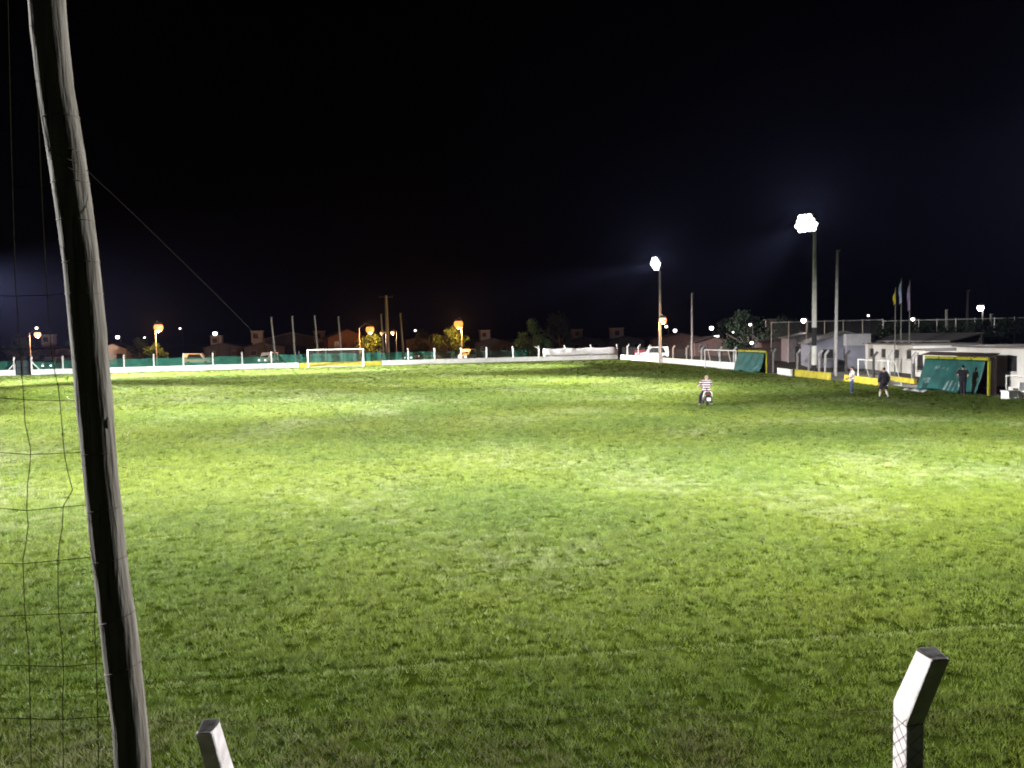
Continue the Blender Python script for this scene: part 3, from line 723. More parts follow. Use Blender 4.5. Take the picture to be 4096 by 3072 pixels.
# ------------------------------------------------------------------ club buildings on the right
def window(t, x, z, w, h, y=-.0, sill=True):
    f = MB(); e = .06
    for dx in (-w / 2, w / 2): f.box((x + dx, y - .02, z), (e, .10, h + e))
    for dz in (-h / 2, h / 2): f.box((x, y - .02, z + dz), (w - e, .09, e))
    o = part('window', f, M['frame'], t)
    part('pane', MB().box((x, y + .0, z), (w - e, .04, h - e)), M['window'], o)
    if sill: part('sill', MB().box((x, y - .08, z - h / 2 - .06), (w + .12, .12, .05)), M['concrete'], o)
def flat_building(label, a, b, h, depth, wm, wins, winz, wsize, roofm, parapet=True, doors=(), cat='building', name='club_building'):
    d = b - a; L = d.length; t = thing(name, label, cat, a, math.atan2(d.y, d.x), 'club buildings')
    # front wall with real openings: piers between the windows
    w, hh = wsize; mb = MB(); xs = sorted(wins); e = 0; th = .22
    z0, z1 = winz - hh / 2, winz + hh / 2
    for x in xs:
        mb.box(((e + x - w / 2) / 2, th / 2, (z0 + z1) / 2), (x - w / 2 - e, th, z1 - z0)); e = x + w / 2
    mb.box(((e + L) / 2, th / 2, (z0 + z1) / 2), (L - e, th, z1 - z0))
    mb.box((L / 2, th / 2, z0 / 2), (L, th, z0)); mb.box((L / 2, th / 2, (z1 + h) / 2), (L, th, h - z1))
    mb.box((.11, th + (depth - th) / 2, h / 2), (.22, depth - th, h)); mb.box((L - .11, th + (depth - th) / 2, h / 2), (.22, depth - th, h)); mb.box((L / 2, depth + .11, h / 2), (L, .22, h))
    part('wall', mb, wm, t)
    for x in xs: window(t, x, winz, w, hh, y=.1)
    part('roof', MB().box((L / 2, depth / 2, h + .05), (L + .3, depth + .5, .1)), roofm, t)
    part('plinth', MB().box((L / 2, -.03, .22), (L + .02, .06, .44)), M['roof_brown'], t)
    for x in doors: part('door', MB().box((x, -.03, 1.0), (.9, .06, 2.0)), M['door'], t)
    return t
def par(px, Y, H): return Vector(((px - 2048) / FPX * Y, Y, 0))
a = wp(3462, 1377, 1); 
def ground_under(px, py, h):                               # foot of the wall whose top edge, h high, shows at this point
    p = at(px, py, h); return Vector((p.x, p.y, 0))
WA, WB = ground_under(3462, 1376, 2.7), ground_under(3652, 1381, 2.7)
L1 = (WB - WA).length; f1 = lambda px: along(WA, WB, px)
flat_building('low white club building with four small windows behind the flagpoles', WA, WB, 2.7, 5.0, M['render_white'], [f1(3486), f1(3533), f1(3586), f1(3634)], 1.95, (.95, .75), M['roof_grey'])
WC, WD = ground_under(3826, 1386, 2.75), ground_under(4110, 1394, 2.75)
f2 = lambda px: along(WC, WD, px)
flat_building('larger white club building with wide dark windows at the right edge', WC, WD + (WD - WC).normalized() * 3, 2.75, 6.0, M['render_white'], [f2(3842), f2(3894), f2(3962), f2(4044)], 1.85, (1.15, .95), M['roof_grey'], doors=[])
# small porch and cream kiosk in the gap between the two
p0, p1 = ground_under(3650, 1400, 2.4), ground_under(3700, 1402, 2.4)
flat_building('small white porch annex at the end of the four-window building', p0, p1, 2.4, 2.5, M['render_white'], [(p1 - p0).length * .62], 1.5, (1.0, 1.2), M['roof_grey'], name='annex')
p0, p1 = ground_under(3776, 1398, 2.35), ground_under(3812, 1399, 2.35)
flat_building('narrow cream kiosk between the two white club buildings', p0, p1, 2.35, 2.5, mat('cream_paint', (.62, .58, .36), .8, .1, 2, .2), [(p1 - p0).length * .5], 1.2, (.5, .5), M['roof_brown'], name='kiosk')
# grey gabled hall left of them
a, b = ground_under(3385, 1440, 1.3), ground_under(3470, 1446, 1.3)
def gable_house(label, c, rz, w, d, h, rise, wm, rm, name='house', wins=(), door=None, group='houses beyond the pitch', tank=None, cat='house', chimney=None):
    t = thing(name, label, cat, c, rz, group)
    mb = MB().prism([(-w / 2, 0), (w / 2, 0), (w / 2, h), (0, h + rise), (-w / 2, h)], 0, d)
    part('wall', mb, wm, t)
    o = .35; s = rise / (w / 2)
    rf = MB()
    for sg in (-1, 1):
        x1 = sg * (w / 2 + o); z1 = h - o * s
        rf.add([(0, -o, h + rise + .03), (x1, -o, z1 + .03), (x1, d + o, z1 + .03), (0, d + o, h + rise + .03), (0, -o, h + rise + .17), (x1, -o, z1 + .17), (x1, d + o, z1 + .17), (0, d + o, h + rise + .17)],
               [(0, 1, 2, 3), (4, 7, 6, 5), (0, 4, 5, 1), (1, 5, 6, 2), (2, 6, 7, 3), (3, 7, 4, 0)])
    r = part('roof', rf, rm, t)
    for x, z in wins: window(t, x, z, 1.2, 1.0, y=-.03)
    if door is not None: part('door', MB().box((door, -.04, 1.02), (.95, .08, 2.04)), M['door'], t)
    if tank:                                               # raised block that holds the water tank
        tx, ty, tz, s = tank
        k = part('tank_block', MB().box((tx, ty, tz), (s, s, s)), M['tank'], t, bevel=.03)
        part('hatch', MB().box((tx - s * .12, ty - s / 2 - .01, tz + s * .08), (s * .42, .06, s * .42)), M['roof_brown'], k)
        part('tank_lid', MB().box((tx, ty, tz + s / 2 + .06), (s * 1.12, s * 1.12, .12)), M['concrete'], k)
        if tz - s / 2 > h: part('tank_pier', MB().box((tx, ty, (h + tz - s / 2) / 2), (s * .8, s * .8, tz - s / 2 - h)), M['tank'], t)
    return t
Yh = 86
c = wp(3386, 1400, Yh); gable_house('blue grey gabled hall behind the unlit pole', (c.x, c.y, 0), R(-14), 7.4, 9, 2.6, 1.15, M['render_grey'], M['roof_grey'], name='hall', wins=[(-1.9, 1.5)], door=.2, cat='hall', group='club buildings')
c = wp(3428, 1360, Yh - 2.5); q = MB().box((0, .2, 2.95), (2.4, 1.8, 1.2)).box((0, .2, 1.17), (2.2, 1.6, 2.33))
t = thing('water_tower', 'pale square tank block on a grey base beside the gabled hall', 'tank', (c.x, c.y, 0), R(-14))
part('tank_block', MB().box((0, 0, 3.0), (2.35, 1.8, 1.2)), mat('pale_render', (.44, .43, .46), .9, .08, 2, .2), t, bevel=.02); part('tank_base', MB().box((0, .05, 1.2), (2.1, 1.6, 2.39)), M['render_grey'], t)
# long grey roof of the covered stand behind, and the netting fence with hedge beyond
a, b = wp(3478, 1378, 84), wp(3800, 1384, 74); a.z = b.z = 0; d = b - a; L = d.length
t = thing('covered_stand', 'long low grey roofed shed behind the white club buildings', 'shed', a, math.atan2(d.y, d.x), 'club buildings')
part('roof', MB().add([(0, 0, 2.75), (L, 0, 2.75), (L, 4, 3.45), (0, 4, 3.45), (0, 0, 2.87), (L, 0, 2.87), (L, 4, 3.57), (0, 4, 3.57)], [(0, 1, 2, 3), (4, 7, 6, 5), (0, 4, 5, 1), (1, 5, 6, 2), (2, 6, 7, 3), (3, 7, 4, 0)]), M['roof_grey'], t)
for i in range(6): part('post', MB().box((.3 + (L - .6) * i / 5, .3, 1.37), (.16, .16, 2.74)), M['post'], t)
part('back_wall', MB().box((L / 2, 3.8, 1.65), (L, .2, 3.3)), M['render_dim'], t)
def net_fence(label, pts, h, n, m):
    a, b = pts; d = b - a; L = d.length; t = thing('net_fence', label, 'fence', a, math.atan2(d.y, d.x), 'tall netting fences behind the club')
    for i in range(n + 1): part('post', MB().tube([(L * i / n, 0, 0), (L * i / n, 0, h + .12)], .06, 6), M['steel'], t)
    part('netting', rand_sheet(0, L, .2, h, .05, n, sag=.12), m, t); part('top_rail', MB().tube([(0, 0, h), (L, 0, h)], .045, 6), M['steel'], t)
a, b = wp(3086, 1290, 104), wp(3530, 1288, 96); h = a.z; a.z = b.z = 0
net_fence('tall netting fence behind the banded floodlight pole', (a, b), h, 6, M['link'])
a, b = wp(3534, 1284, 92), wp(4140, 1280, 84); h = a.z; a.z = b.z = 0
net_fence('tall netting fence grown over by climbers behind the white buildings', (a, b), h, 8, M['hedge_link'])

# ------------------------------------------------------------------ trees and hedges
def tree(label, px, Y, h, w, n, seed, trunk_h=.35, lm='leaf', kind='tree', flat=1.0, leaf=.22, group='trees beyond the pitch', droop=0.0, base_z=0.0):
    r = random.Random(seed); p = wp(px, 1400, Y)
    t = thing(kind, label, 'tree' if kind == 'tree' else kind, (p.x, p.y, 0), 0, group)
    tb = MB()
    if kind == 'tree':
        th = h * trunk_h; tb.tube([(0, 0, 0), (.05 * w, 0, th), (.02 * w, .03 * w, h * .75)], [.035 * h, .026 * h, .008 * h], 8)
        for k in range(6):
            a = k * 1.05 + r.random(); z = th * (.9 + .25 * r.random()); q = w * .36
            tb.tube([(.04 * w, 0, z), (q * .5 * math.cos(a), q * .5 * math.sin(a), z + h * .16), (q * math.cos(a), q * math.sin(a), z + h * .28)], [.014 * h, .010 * h, .004 * h], 6)
    else:
        for k in range(5): tb.tube([(w * .1 * (k - 2), 0, 0), (w * .16 * (k - 2), 0, h * .6)], [.03, .012], 5)
    part('trunk', tb, M['bark'], t)
    mb = MB(); z0 = h * (trunk_h * .8 if kind == 'tree' else .04)
    clumps = []
    for _ in range(26 if kind == 'tree' else 18):
        a = r.random() * 6.283; u = math.sqrt(r.random()); v = r.random()
        prof = math.sin(math.pi * min(1, .18 + v * .80)) ** .7
        x = math.cos(a) * u * w / 2 * prof * .86; y = math.sin(a) * u * w / 2 * prof * .86
        clumps.append((Vector((x, y, z0 + (h - z0) * v * .94 - droop * u * u * h * .3)), w * r.uniform(.09, .17)))
    for c, cr in clumps:
        for _ in range(n):
            dd = Vector((r.gauss(0, 1), r.gauss(0, 1), r.gauss(0, .8))); dd = dd.normalized() * cr * r.random() ** .4
            q = c + dd; 
            if q.z < .05: continue
            u = Vector((r.gauss(0, 1), r.gauss(0, 1), r.gauss(0, 1))).normalized(); v = u.cross(Vector((r.gauss(0, 1), r.gauss(0, 1), r.gauss(0, 1)))).normalized()
            s = leaf * r.uniform(.6, 1.3)
            mb.add([q - u * s, q - v * s * .5, q + u * s, q + v * s * .5], [(0, 1, 2, 3)])
    part('crown', mb, M[lm], t)
tree('orange lit bushy tree under the street lamp right of the crossarm pole', 1800, 141, 5.6, 7.2, 70, 1, lm='leaf')
tree('low dark reddish tree left of the thick crossarm pole', 1486, 146, 5.0, 5.5, 55, 2)
tree('round bush glowing orange beside the lamp left of the goal', 622, 141, 3.9, 4.2, 70, 3, trunk_h=.2)
tree('dark bush left of the orange glowing round bush', 552, 146, 4.6, 5.6, 60, 4, trunk_h=.2, lm='leaf_dark')
tree('broad drooping dark tree behind the white cloth', 2128, 150, 7.0, 8.0, 90, 5, trunk_h=.3, droop=.8, leaf=.26)
tree('pointed dim tree right of the drooping tree', 2232, 164, 8.6, 8.5, 80, 6, trunk_h=.25, lm='leaf_dark')
tree('large dark tree behind the farther dugout', 2985, 128, 7.2, 9.0, 90, 7, lm='leaf_dark', trunk_h=.25)
tree('dark tree above the dim far street lamps', 2905, 150, 6.4, 7.0, 70, 8, lm='leaf_dark', trunk_h=.25)
tree('small dark tree left of the gabled hall', 3130, 120, 6.2, 8.0, 80, 9, lm='leaf_dark', trunk_h=.3)
tree('dark tree behind the leaning wooden pole', 330, 150, 5.4, 7.0, 60, 10, lm='leaf_dark', trunk_h=.3)
tree('dark leafy tree by the orange lamps at the left edge', 90, 146, 5.6, 7.0, 60, 17, lm='leaf_dark', trunk_h=.25)
tree('thin dark tree between the orange lit tree and crossarm pole', 1690, 150, 5.4, 5.0, 50, 16, lm='leaf_dark', trunk_h=.3)
for i, (px, Y, h, w, lab) in enumerate(((3560, 90, 4.4, 7.5, 'leafy shrub behind the flagpoles'), (3690, 88, 4.3, 6.5, 'leafy shrub above the porch annex roof'), (3850, 85, 4.5, 7.0, 'leafy shrub left of the bright white lamp pole'), (3940, 83, 4.8, 7.0, 'leafy shrub under the bright white lamp'), (4040, 81, 4.7, 7.0, 'leafy shrub at the right edge above the white building'))):
    tree(lab, px, Y, h, w, 90, 30 + i, kind='shrub', lm='leaf_dark', group='shrubs along the tall netting', leaf=.2)
for i, (px, y0, lab, w, h) in enumerate(((4000, 1538, 'low weeds at the wall foot right of the nearer dugout', 2.6, .6),)):
    p = at(px, 1556); tree(lab, px, p.y + .8, h, w, 40, 50, kind='shrub', leaf=.06, group='weeds')

# ------------------------------------------------------------------ houses beyond
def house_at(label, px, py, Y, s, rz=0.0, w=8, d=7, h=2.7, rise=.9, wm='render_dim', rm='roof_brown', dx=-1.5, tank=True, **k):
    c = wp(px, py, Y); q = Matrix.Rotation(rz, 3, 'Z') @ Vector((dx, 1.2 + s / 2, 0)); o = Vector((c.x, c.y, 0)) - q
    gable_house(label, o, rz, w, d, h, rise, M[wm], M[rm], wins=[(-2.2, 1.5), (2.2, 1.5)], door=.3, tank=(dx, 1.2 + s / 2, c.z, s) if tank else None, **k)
for lab, px, py, Y, s in (('house with a pale tank block behind the two lamps at left edge', 196, 1362, 168, 2.2),
                          ('house with a pale tank block beneath a bright white lamp', 868, 1366, 172, 2.3),
                          ('house with an open-hatched tank block left of the leaning poles', 1030, 1348, 168, 2.3),
                          ('house with tank block behind the left half of the far goal', 1278, 1348, 170, 2.3),
                          ('house with tank block right of the orange lit tree', 1938, 1342, 172, 2.0),
                          ('house with tank block right of the drooping tree, left of its twin', 2307, 1338, 178, 2.1),
                          ('house with tank block nearest the far corner on its left', 2466, 1336, 176, 2.4)):
    house_at(lab, px, py, Y, s, rz=R(12))
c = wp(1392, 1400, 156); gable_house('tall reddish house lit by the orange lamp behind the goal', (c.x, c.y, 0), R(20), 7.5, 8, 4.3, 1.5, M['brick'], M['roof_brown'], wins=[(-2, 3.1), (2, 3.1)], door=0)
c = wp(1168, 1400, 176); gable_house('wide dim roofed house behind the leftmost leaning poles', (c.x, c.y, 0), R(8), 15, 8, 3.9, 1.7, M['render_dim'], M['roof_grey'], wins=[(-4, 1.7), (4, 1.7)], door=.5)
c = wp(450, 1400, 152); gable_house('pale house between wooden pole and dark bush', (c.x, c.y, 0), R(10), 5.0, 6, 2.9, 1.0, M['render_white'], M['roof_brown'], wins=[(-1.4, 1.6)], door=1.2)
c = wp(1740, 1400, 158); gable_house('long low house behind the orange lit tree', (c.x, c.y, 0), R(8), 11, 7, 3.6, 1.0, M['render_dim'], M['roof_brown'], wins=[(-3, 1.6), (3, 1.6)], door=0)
c = wp(2720, 1400, 150); gable_house('low reddish house behind the orange lamp on the right', (c.x, c.y, 0), R(-6), 10, 7, 2.9, 1.1, M['brick'], M['roof_brown'], wins=[(-3, 1.6), (3, 1.6)], door=0)
c = wp(2850, 1400, 140); gable_house('small reddish house just left of farther dugout', (c.x, c.y, 0), R(-4), 6, 6, 2.4, .9, M['brick'], M['roof_brown'], wins=[(-1.7, 1.4)], door=1)
c = wp(3128, 1400, 112); gable_house('low pink walled house right of the farther dugout', (c.x, c.y, 0), R(-10), 5.2, 6, 2.5, .5, M['brick'], M['roof_brown'], wins=[(1.4, 1.5)], door=-1.2)
c = wp(3235, 1400, 104); gable_house('mauve grey house hidden behind the banded pole', (c.x, c.y, 0), R(-10), 5.0, 6, 3.1, .5, mat('mauve_render', (.30, .25, .27), .9, .12, 2, .2), M['roof_grey'], wins=[(1.2, 1.6)], door=-1.2)
c = wp(3120, 1330, 132); house_at('distant house with pale tank block above the pink walled house', 3100, 1312, 130, 2.6, rz=R(-6), h=3.4)

# ------------------------------------------------------------------ lamps on streets
def street_lamp(label, px, py, Y, s, m, P, col, group, armx=1.0, r=.09, shaft=None):
    c = wp(px, py, Y); t = thing('street_lamp', label, 'street lamp', (c.x + armx, c.y + .4, 0), 0, group)
    h = c.z; k = Vector((-armx, -.4, 0))
    part('pole', MB().tube([(0, 0, 0), (0, 0, h + .25)], [r, r * .7], 8), shaft or (M['post_dark'] if m is M['led'] else M['pole']), t)
    part('arm', MB().tube([(0, 0, h + .2), (k.x * .6, k.y * .6, h + s * .75), (k.x, k.y, h + s * .62)], .04, 6), M['post_dark'] if m is M['led'] else M['steel'], t)
    hd = part('lamp_hood', MB().ball((k.x, k.y, h + s * .42), (s * .46, s * .46, s * .2), 12, 6), M['post_dark'], t, smooth=True)
    part('bowl', MB().ball((k.x, k.y, h), (s * .5, s * .5, s * .5), 14, 9), m, hd, smooth=True)
    if P:
        light('street_lamp_glow', 'POINT', c + Vector((0, 0, -s * .62)), P, col, .15)
        light('street_lamp_halo_spot', 'SPOT', c + Vector((0, -s * .6, 0)), P * 11, col, .15, target=(c.x * .1, 0, c.z + 9), cone=34, blend=1)  # extra spot aimed over the camera, added to give a halo in the mist
OR = (1.0, .42, .10); WH = (1.0, .93, .88)
go_ = 'orange sodium street lamps'; gw = 'white lamps in the town'
street_lamp('orange street lamp at the left edge, right below a white streetlight', 150, 1338, 138, 1.05, M['warm'], 1600, (1, .5, .25), go_, 1.6 * -1)
street_lamp('big orange street lamp over the glowing round bush', 634, 1310, 136, 1.5, M['sodium'], 4500, OR, go_, -.7)
street_lamp('big orange street lamp behind the right end of the far goal', 1480, 1318, 142, 1.45, M['sodium'], 4500, OR, go_, -2.0)
street_lamp('small peach lamp just left of the thick crossarm pole', 1527, 1333, 158, .66, M['warm'], 500, (1, .55, .3), go_, .7)
street_lamp('small peach lamp just right of the thick crossarm pole', 1570, 1331, 158, .74, M['warm'], 500, (1, .55, .3), go_, .7)
street_lamp('big orange street lamp above the orange lit bushy tree', 1834, 1296, 136, 1.5, M['sodium'], 5000, OR, go_, .5)
street_lamp('orange street lamp in front of the farther floodlight pole', 2652, 1281, 106.5, 1.0, M['sodium'], 1000, OR, go_, -.45)
street_lamp('bright white lamp left of the banded floodlight pole', 3214, 1282, 110, .66, M['led'], 150, WH, gw, .7)
street_lamp('bright white lamp high over the hedge at the right', 3922, 1231, 92, .70, M['led'], 150, WH, gw, .5)
street_lamp('white lamp beside the lilac flag', 3651, 1277, 96, .40, M['led'], 60, WH, gw, .5)
for lab, px, py, Y, s in (('tiny white street lamp above the leftmost orange lamp', 146, 1312, 200, .6), ('small pinkish white lamp right of the wooden pole', 470, 1348, 190, .85), ('dim sliver of a lamp left of the glowing bush lamp', 578, 1350, 230, .4),
                          ('faint tiny white lamp in the dark right of glowing bush lamp', 720, 1314, 240, .5), ('bright white lamp on top of a pale tank block', 860, 1334, 165, .85), ('tiny lamp over the thin dark tree', 1661, 1322, 230, .5), ('tiny lamp beside a tank block right of orange tree', 1955, 1336, 230, .5),
                          ('white lamp just below the right orange lamp', 2665, 1306, 170, .55), ('white lamp a little right of farther floodlight pole', 2700, 1322, 170, .75), ('white lamp highest between slim utility pole and dark tree', 2846, 1312, 190, 1.0), ('left one of a low twin pair of white lamps', 2862, 1346, 190, .75), ('right one of a low twin pair of white lamps', 2873, 1345, 192, .6),
                          ('dim lamp sliver left of the large dark tree', 2932, 1328, 240, .5), ('small white lamp at the top of the large dark tree', 3001, 1298, 122, .40), ('white lamp low over the dugout roof', 3007, 1371, 122, .46), ('faint lamp high right of unlit grey pole', 3473, 1262, 170, .4)):
    street_lamp(lab, px, py, Y, s, M['led'], 0, WH, gw, .5)

# ------------------------------------------------------------------ cars
def car(label, px, Y, rz, m, lit=None, van=False, group='cars parked beyond the pitch'):
    p = wp(px, 1400, Y); t = thing('parked_car', label, 'van' if van else 'car', (p.x, p.y, .005), rz, group)
    H = 1.95 if van else 1.42; L = 4.5 if van else 4.0
    if van: prof = [(-L / 2, .35), (L / 2, .35), (L / 2, .95), (L / 2 - .9, 1.15), (L / 2 - 1.5, H), (-L / 2 + .1, H), (-L / 2, 1.0)]
    else: prof = [(-L / 2, .3), (L / 2, .3), (L / 2, .75), (L / 2 - 1.0, .92), (L / 2 - 1.65, H), (-L / 2 + .75, H), (-L / 2 + .15, .95), (-L / 2, .9)]
    part('body', MB().prism(prof, -.83, .83), m, t, bevel=.06)
    for y in (-.835, .835):
        zt = H - .12; q = [(-L / 2 + .9, zt), (L / 2 - 1.72, zt), (L / 2 - 1.25, 1.0), (-L / 2 + .5, 1.0)]
        part('side_window', MB().prism(q, y - .012, y + .012), M['window'], t)
    xw = L / 2 - (.98 if not van else .95)
    part('windscreen', MB().add([(xw - .02 + .05, -.7, .98 + (.2 if van else 0)), (xw + .05, .7, .98 + (.2 if van else 0)), (xw - .52, .62, H - .1), (xw - .52, -.62, H - .1)], [(0, 1, 2, 3)]), M['window'], t, solid=.02)
    for x in (-L / 2 + .75, L / 2 - .8):
        for y in (-.8, .8):
            w = part('wheel', MB().tube([(x, y - .1, .31), (x, y + .1, .31)], .31, 14), M['rubber'], t); part('rim', MB().tube([(x, y - .115, .31), (x, y + .115, .31)], .18, 10), M['chrome'], w)
    for y in (-.58, .58):
        part('headlight', MB().ball((L / 2, y, .68), (.07, .16, .12), 8, 6), M['headlamp'] if lit == 'head' else M['chrome'], t)
        part('tail_light', MB().ball((-L / 2, y, .8), (.06, .13, .13), 8, 6), M['taillamp'] if lit == 'tail' else M['car_red'], t)
    if lit == 'head':
        light('headlight_beam', 'SPOT', (p.x + math.cos(rz) * (L / 2 + .2), p.y + math.sin(rz) * (L / 2 + .2), .7), 700, WH, .1, target=(p.x + math.cos(rz) * 20, p.y + math.sin(rz) * 20, .1), cone=60)
car('white van with headlights on behind the green netting left of goal', 1072, 140, R(-100), M['car_white'], 'head', True)
car('pale car with glaring headlights behind the patchy netting', 1868, 139, R(-108), M['car_white'], 'head', True)
car('white van parked behind the fence near the farther floodlight pole', 2618, 128, R(170), M['car_white'], None, True)
car('red car with pink glowing tail lamps beyond the far corner', 2562, 132, R(78), M['car_red'], 'tail')
car('grey car parked on the street left of the dark bush', 790, 142, R(10), M['car_white'], None, True)
car('dim car with a small white light near the left gate', 206, 128, R(-80), M['car_dark'], 'head', True)
car('dark car with one lit headlamp behind thin netting right of goal', 1640, 139, R(-95), M['car_dark'], 'head')
car('pale car behind the thin netting right of crossarm pole', 1720, 142, R(12), M['car_dark'], 'tail')
# ------------------------------------------------------------------ people
def fuse(mb, name, m, voxel, parent, smooth=2):
    me = mb.mesh(name + '_raw', None); o = bpy.data.objects.new(name + '_raw', me); COL.objects.link(o)
    rm = o.modifiers.new('fuse', 'REMESH'); rm.mode = 'VOXEL'; rm.voxel_size = voxel
    if smooth: sm = o.modifiers.new('smooth', 'SMOOTH'); sm.iterations = smooth; sm.factor = .5
    dg = bpy.context.evaluated_depsgraph_get(); dg.update()
    out = bpy.data.meshes.new_from_object(o.evaluated_get(dg)); out.name = name
    bpy.data.objects.remove(o); bpy.data.meshes.remove(me)
    out.materials.clear(); out.materials.append(m); out.polygons.foreach_set('use_smooth', [True] * len(out.polygons))
    return part(name, out, m, parent)
V = Vector
BASE = dict(pelvis=(0, 0, .95), waist=(0, .01, 1.08), chest=(0, .01, 1.30), neck=(0, 0, 1.49), head=(0, .02, 1.635),
            sho=((-.185, 0, 1.43), (.185, 0, 1.43)), elb=((-.24, -.02, 1.13), (.24, -.02, 1.13)), wri=((-.25, .05, .88), (.25, .05, .88)), hdir=((-.03, .1, -1), (.03, .1, -1)),
            hip=((-.095, 0, .93), (.095, 0, .93)), kne=((-.11, .02, .50), (.11, .02, .50)), ank=((-.115, -.02, .085), (.115, -.02, .085)), toe=((-.14, .16, .03), (.14, .16, .03)), face=(0, 1, 0))
def body(t, P, skin):
    q = {k: ([V(p) for p in v] if isinstance(v[0], tuple) else V(v)) for k, v in {**BASE, **P}.items()}
    mb = MB()
    for s in (-1, 1):
        mb.capsule(q['pelvis'] + V((s * .06, 0, 0)), .105, q['waist'] + V((s * .055, 0, 0)), .095); mb.capsule(q['waist'] + V((s * .055, 0, 0)), .095, q['chest'] + V((s * .065, 0, 0)), .112)
    mb.capsule(q['chest'] + V((0, 0, .05)), .10, q['neck'], .062); mb.capsule(q['neck'], .06, q['head'] + V((0, 0, -.05)), .058)
    f = V(q['face']).normalized(); sd = V((f.y, -f.x, 0)).normalized(); H = q['head']
    mb.ball(H + f * -.01 + V((0, 0, .02)), (.078, .092, .105), 14, 10) if abs(f.y) > .7 else mb.ball(H + f * -.01 + V((0, 0, .02)), (.092, .078, .105), 14, 10)
    mb.ball(H + f * .03 + V((0, 0, -.055)), .055, 10, 7)                                   # jaw
    mb.capsule(H + f * .088 + V((0, 0, .015)), .010, H + f * .106 + V((0, 0, -.018)), .014, 7)  # nose
    mb.capsule(H + f * .080 + sd * .022 + V((0, 0, -.052)), .008, H + f * .080 - sd * .022 + V((0, 0, -.052)), .008, 6)  # lips
    for s in (-1, 1):
        mb.ball(H + sd * s * .082 + V((0, 0, .0)), (.018, .022, .032), 8, 6)                # ears
        mb.ball(H + f * .078 + sd * s * .032 + V((0, 0, .022)), .013, 7, 5)                 # eyes
    for i in (0, 1):
        S, E, W, hd = q['sho'][i], q['elb'][i], q['wri'][i], V(q['hdir'][i]).normalized()
        mb.capsule(q['chest'] + V((0, 0, .09)), .075, S, .068); mb.capsule(S, .062, E, .043); mb.capsule(E, .044, W, .029)
        ax = V((1, 0, 0)) if abs(hd.x) < .8 else V((0, 1, 0)); w = (ax - hd * ax.dot(hd)).normalized(); n = hd.cross(w)
        cpt = W + hd * .05
        mb.capsule(W, .028, cpt + hd * .03, .034, 8); mb.capsule(cpt + w * .02, .022, cpt + hd * .045 + w * .024, .020, 8); mb.capsule(cpt - w * .02, .022, cpt + hd * .045 - w * .024, .020, 8)
        for k, ln in enumerate((.068, .078, .072, .056)):
            a = cpt + hd * .05 + w * (.033 - .022 * k); b = a + hd * ln * .55 + n * .006; c = b + hd * ln * .38 + n * .024
            mb.capsule(a, .0098, b, .0092, 6); mb.capsule(b, .0092, c, .008, 6)
        a = W + hd * .025 + w * .03; b = a + hd * .035 + w * .028 + n * .012; mb.capsule(a, .013, b, .0105, 6); mb.capsule(b, .0105, b + hd * .03 + n * .012, .009, 6)
        h, k, a = q['hip'][i], q['kne'][i], q['ank'][i]
        mb.capsule(q['pelvis'], .10, h, .092); mb.capsule(h, .088, k, .056); mb.capsule(k, .055, k.lerp(a, .35) + V((0, -.012, 0)), .054); mb.capsule(k.lerp(a, .35) + V((0, -.012, 0)), .054, a, .036)
        mb.capsule(a - V((0, 0, .03)), .036, q['toe'][i] + V((0, 0, .005)), .028)
    fuse(mb, 'body', skin, .0075, t)
    return q
def cloth_top(t, q, m, name='shirt', sleeve=.55, length=-.02, ex=.018, full=False):
    mb = MB()
    for s in (-1, 1):
        mb.capsule(q['pelvis'] + V((s * .062, 0, length)), .108 + ex, q['waist'] + V((s * .058, 0, 0)), .098 + ex); mb.capsule(q['waist'] + V((s * .058, 0, 0)), .098 + ex, q['chest'] + V((s * .068, 0, 0)), .113 + ex)
    mb.capsule(q['chest'] + V((0, 0, .05)), .10 + ex, q['neck'] - V((0, 0, .045)), .066 + ex * .6)
    for i in (0, 1):
        S, E, W = q['sho'][i], q['elb'][i], q['wri'][i]
        mb.capsule(q['chest'] + V((0, 0, .09)), .078 + ex * .6, S, .070 + ex * .6)
        e = S.lerp(E, min(1, sleeve)); mb.tube([S, e], [.066 + ex * .7, .053 + ex], 12)
        if full: mb.ball(E, .048 + ex, 10, 6); mb.tube([E, E.lerp(W, .95)], [.048 + ex, .034 + ex], 12)
    return fuse(mb, name, m, .010, t)
def cloth_legs(t, q, m, name='trousers', cut=.95, ex=.016):
    mb = MB(); mb.capsule(q['pelvis'] - V((.05, 0, -.03)), .112 + ex, q['pelvis'] + V((.05, 0, .03)), .112 + ex)
    for i in (0, 1):
        h, k, a = q['hip'][i], q['kne'][i], q['ank'][i]
        mb.capsule(q['pelvis'], .104 + ex, h, .095 + ex)
        if cut > 1: mb.tube([h, k, k.lerp(a, cut - 1)], [.09 + ex, .062 + ex, .052 + ex], 12); mb.ball(k, .062 + ex, 10, 6)
        else: mb.tube([h, h.lerp(k, cut)], [.09 + ex, .068 + ex * 1.8], 12)
    return fuse(mb, name, m, .010, t)
def shoes(t, q, m):
    for i in (0, 1):
        a, o = q['ank'][i], q['toe'][i]; d = (o - a); d.z = 0; d = d.normalized()
        mb = MB(); mb.capsule(V((a.x, a.y, .045)) - d * .03, .044, V((o.x, o.y, .036 + min(o.z, .05) - .03)) + d * .03, .040, 10)
        part('shoe', mb, m, t, smooth=True)
def hair(t, q, m, cap=False):
    f = V(q['face']).normalized(); H = q['head']; mb = MB(); mb.ball(H - f * .022 + V((0, 0, .045)), (.088, .096, .094), 14, 10)
    if cap: mb.capsule(H + f * .07 + V((0, 0, .07)), .03, H + f * .13 + V((0, 0, .06)), .022, 8)
    part('cap' if cap else 'hair', mb, m, t, smooth=True)
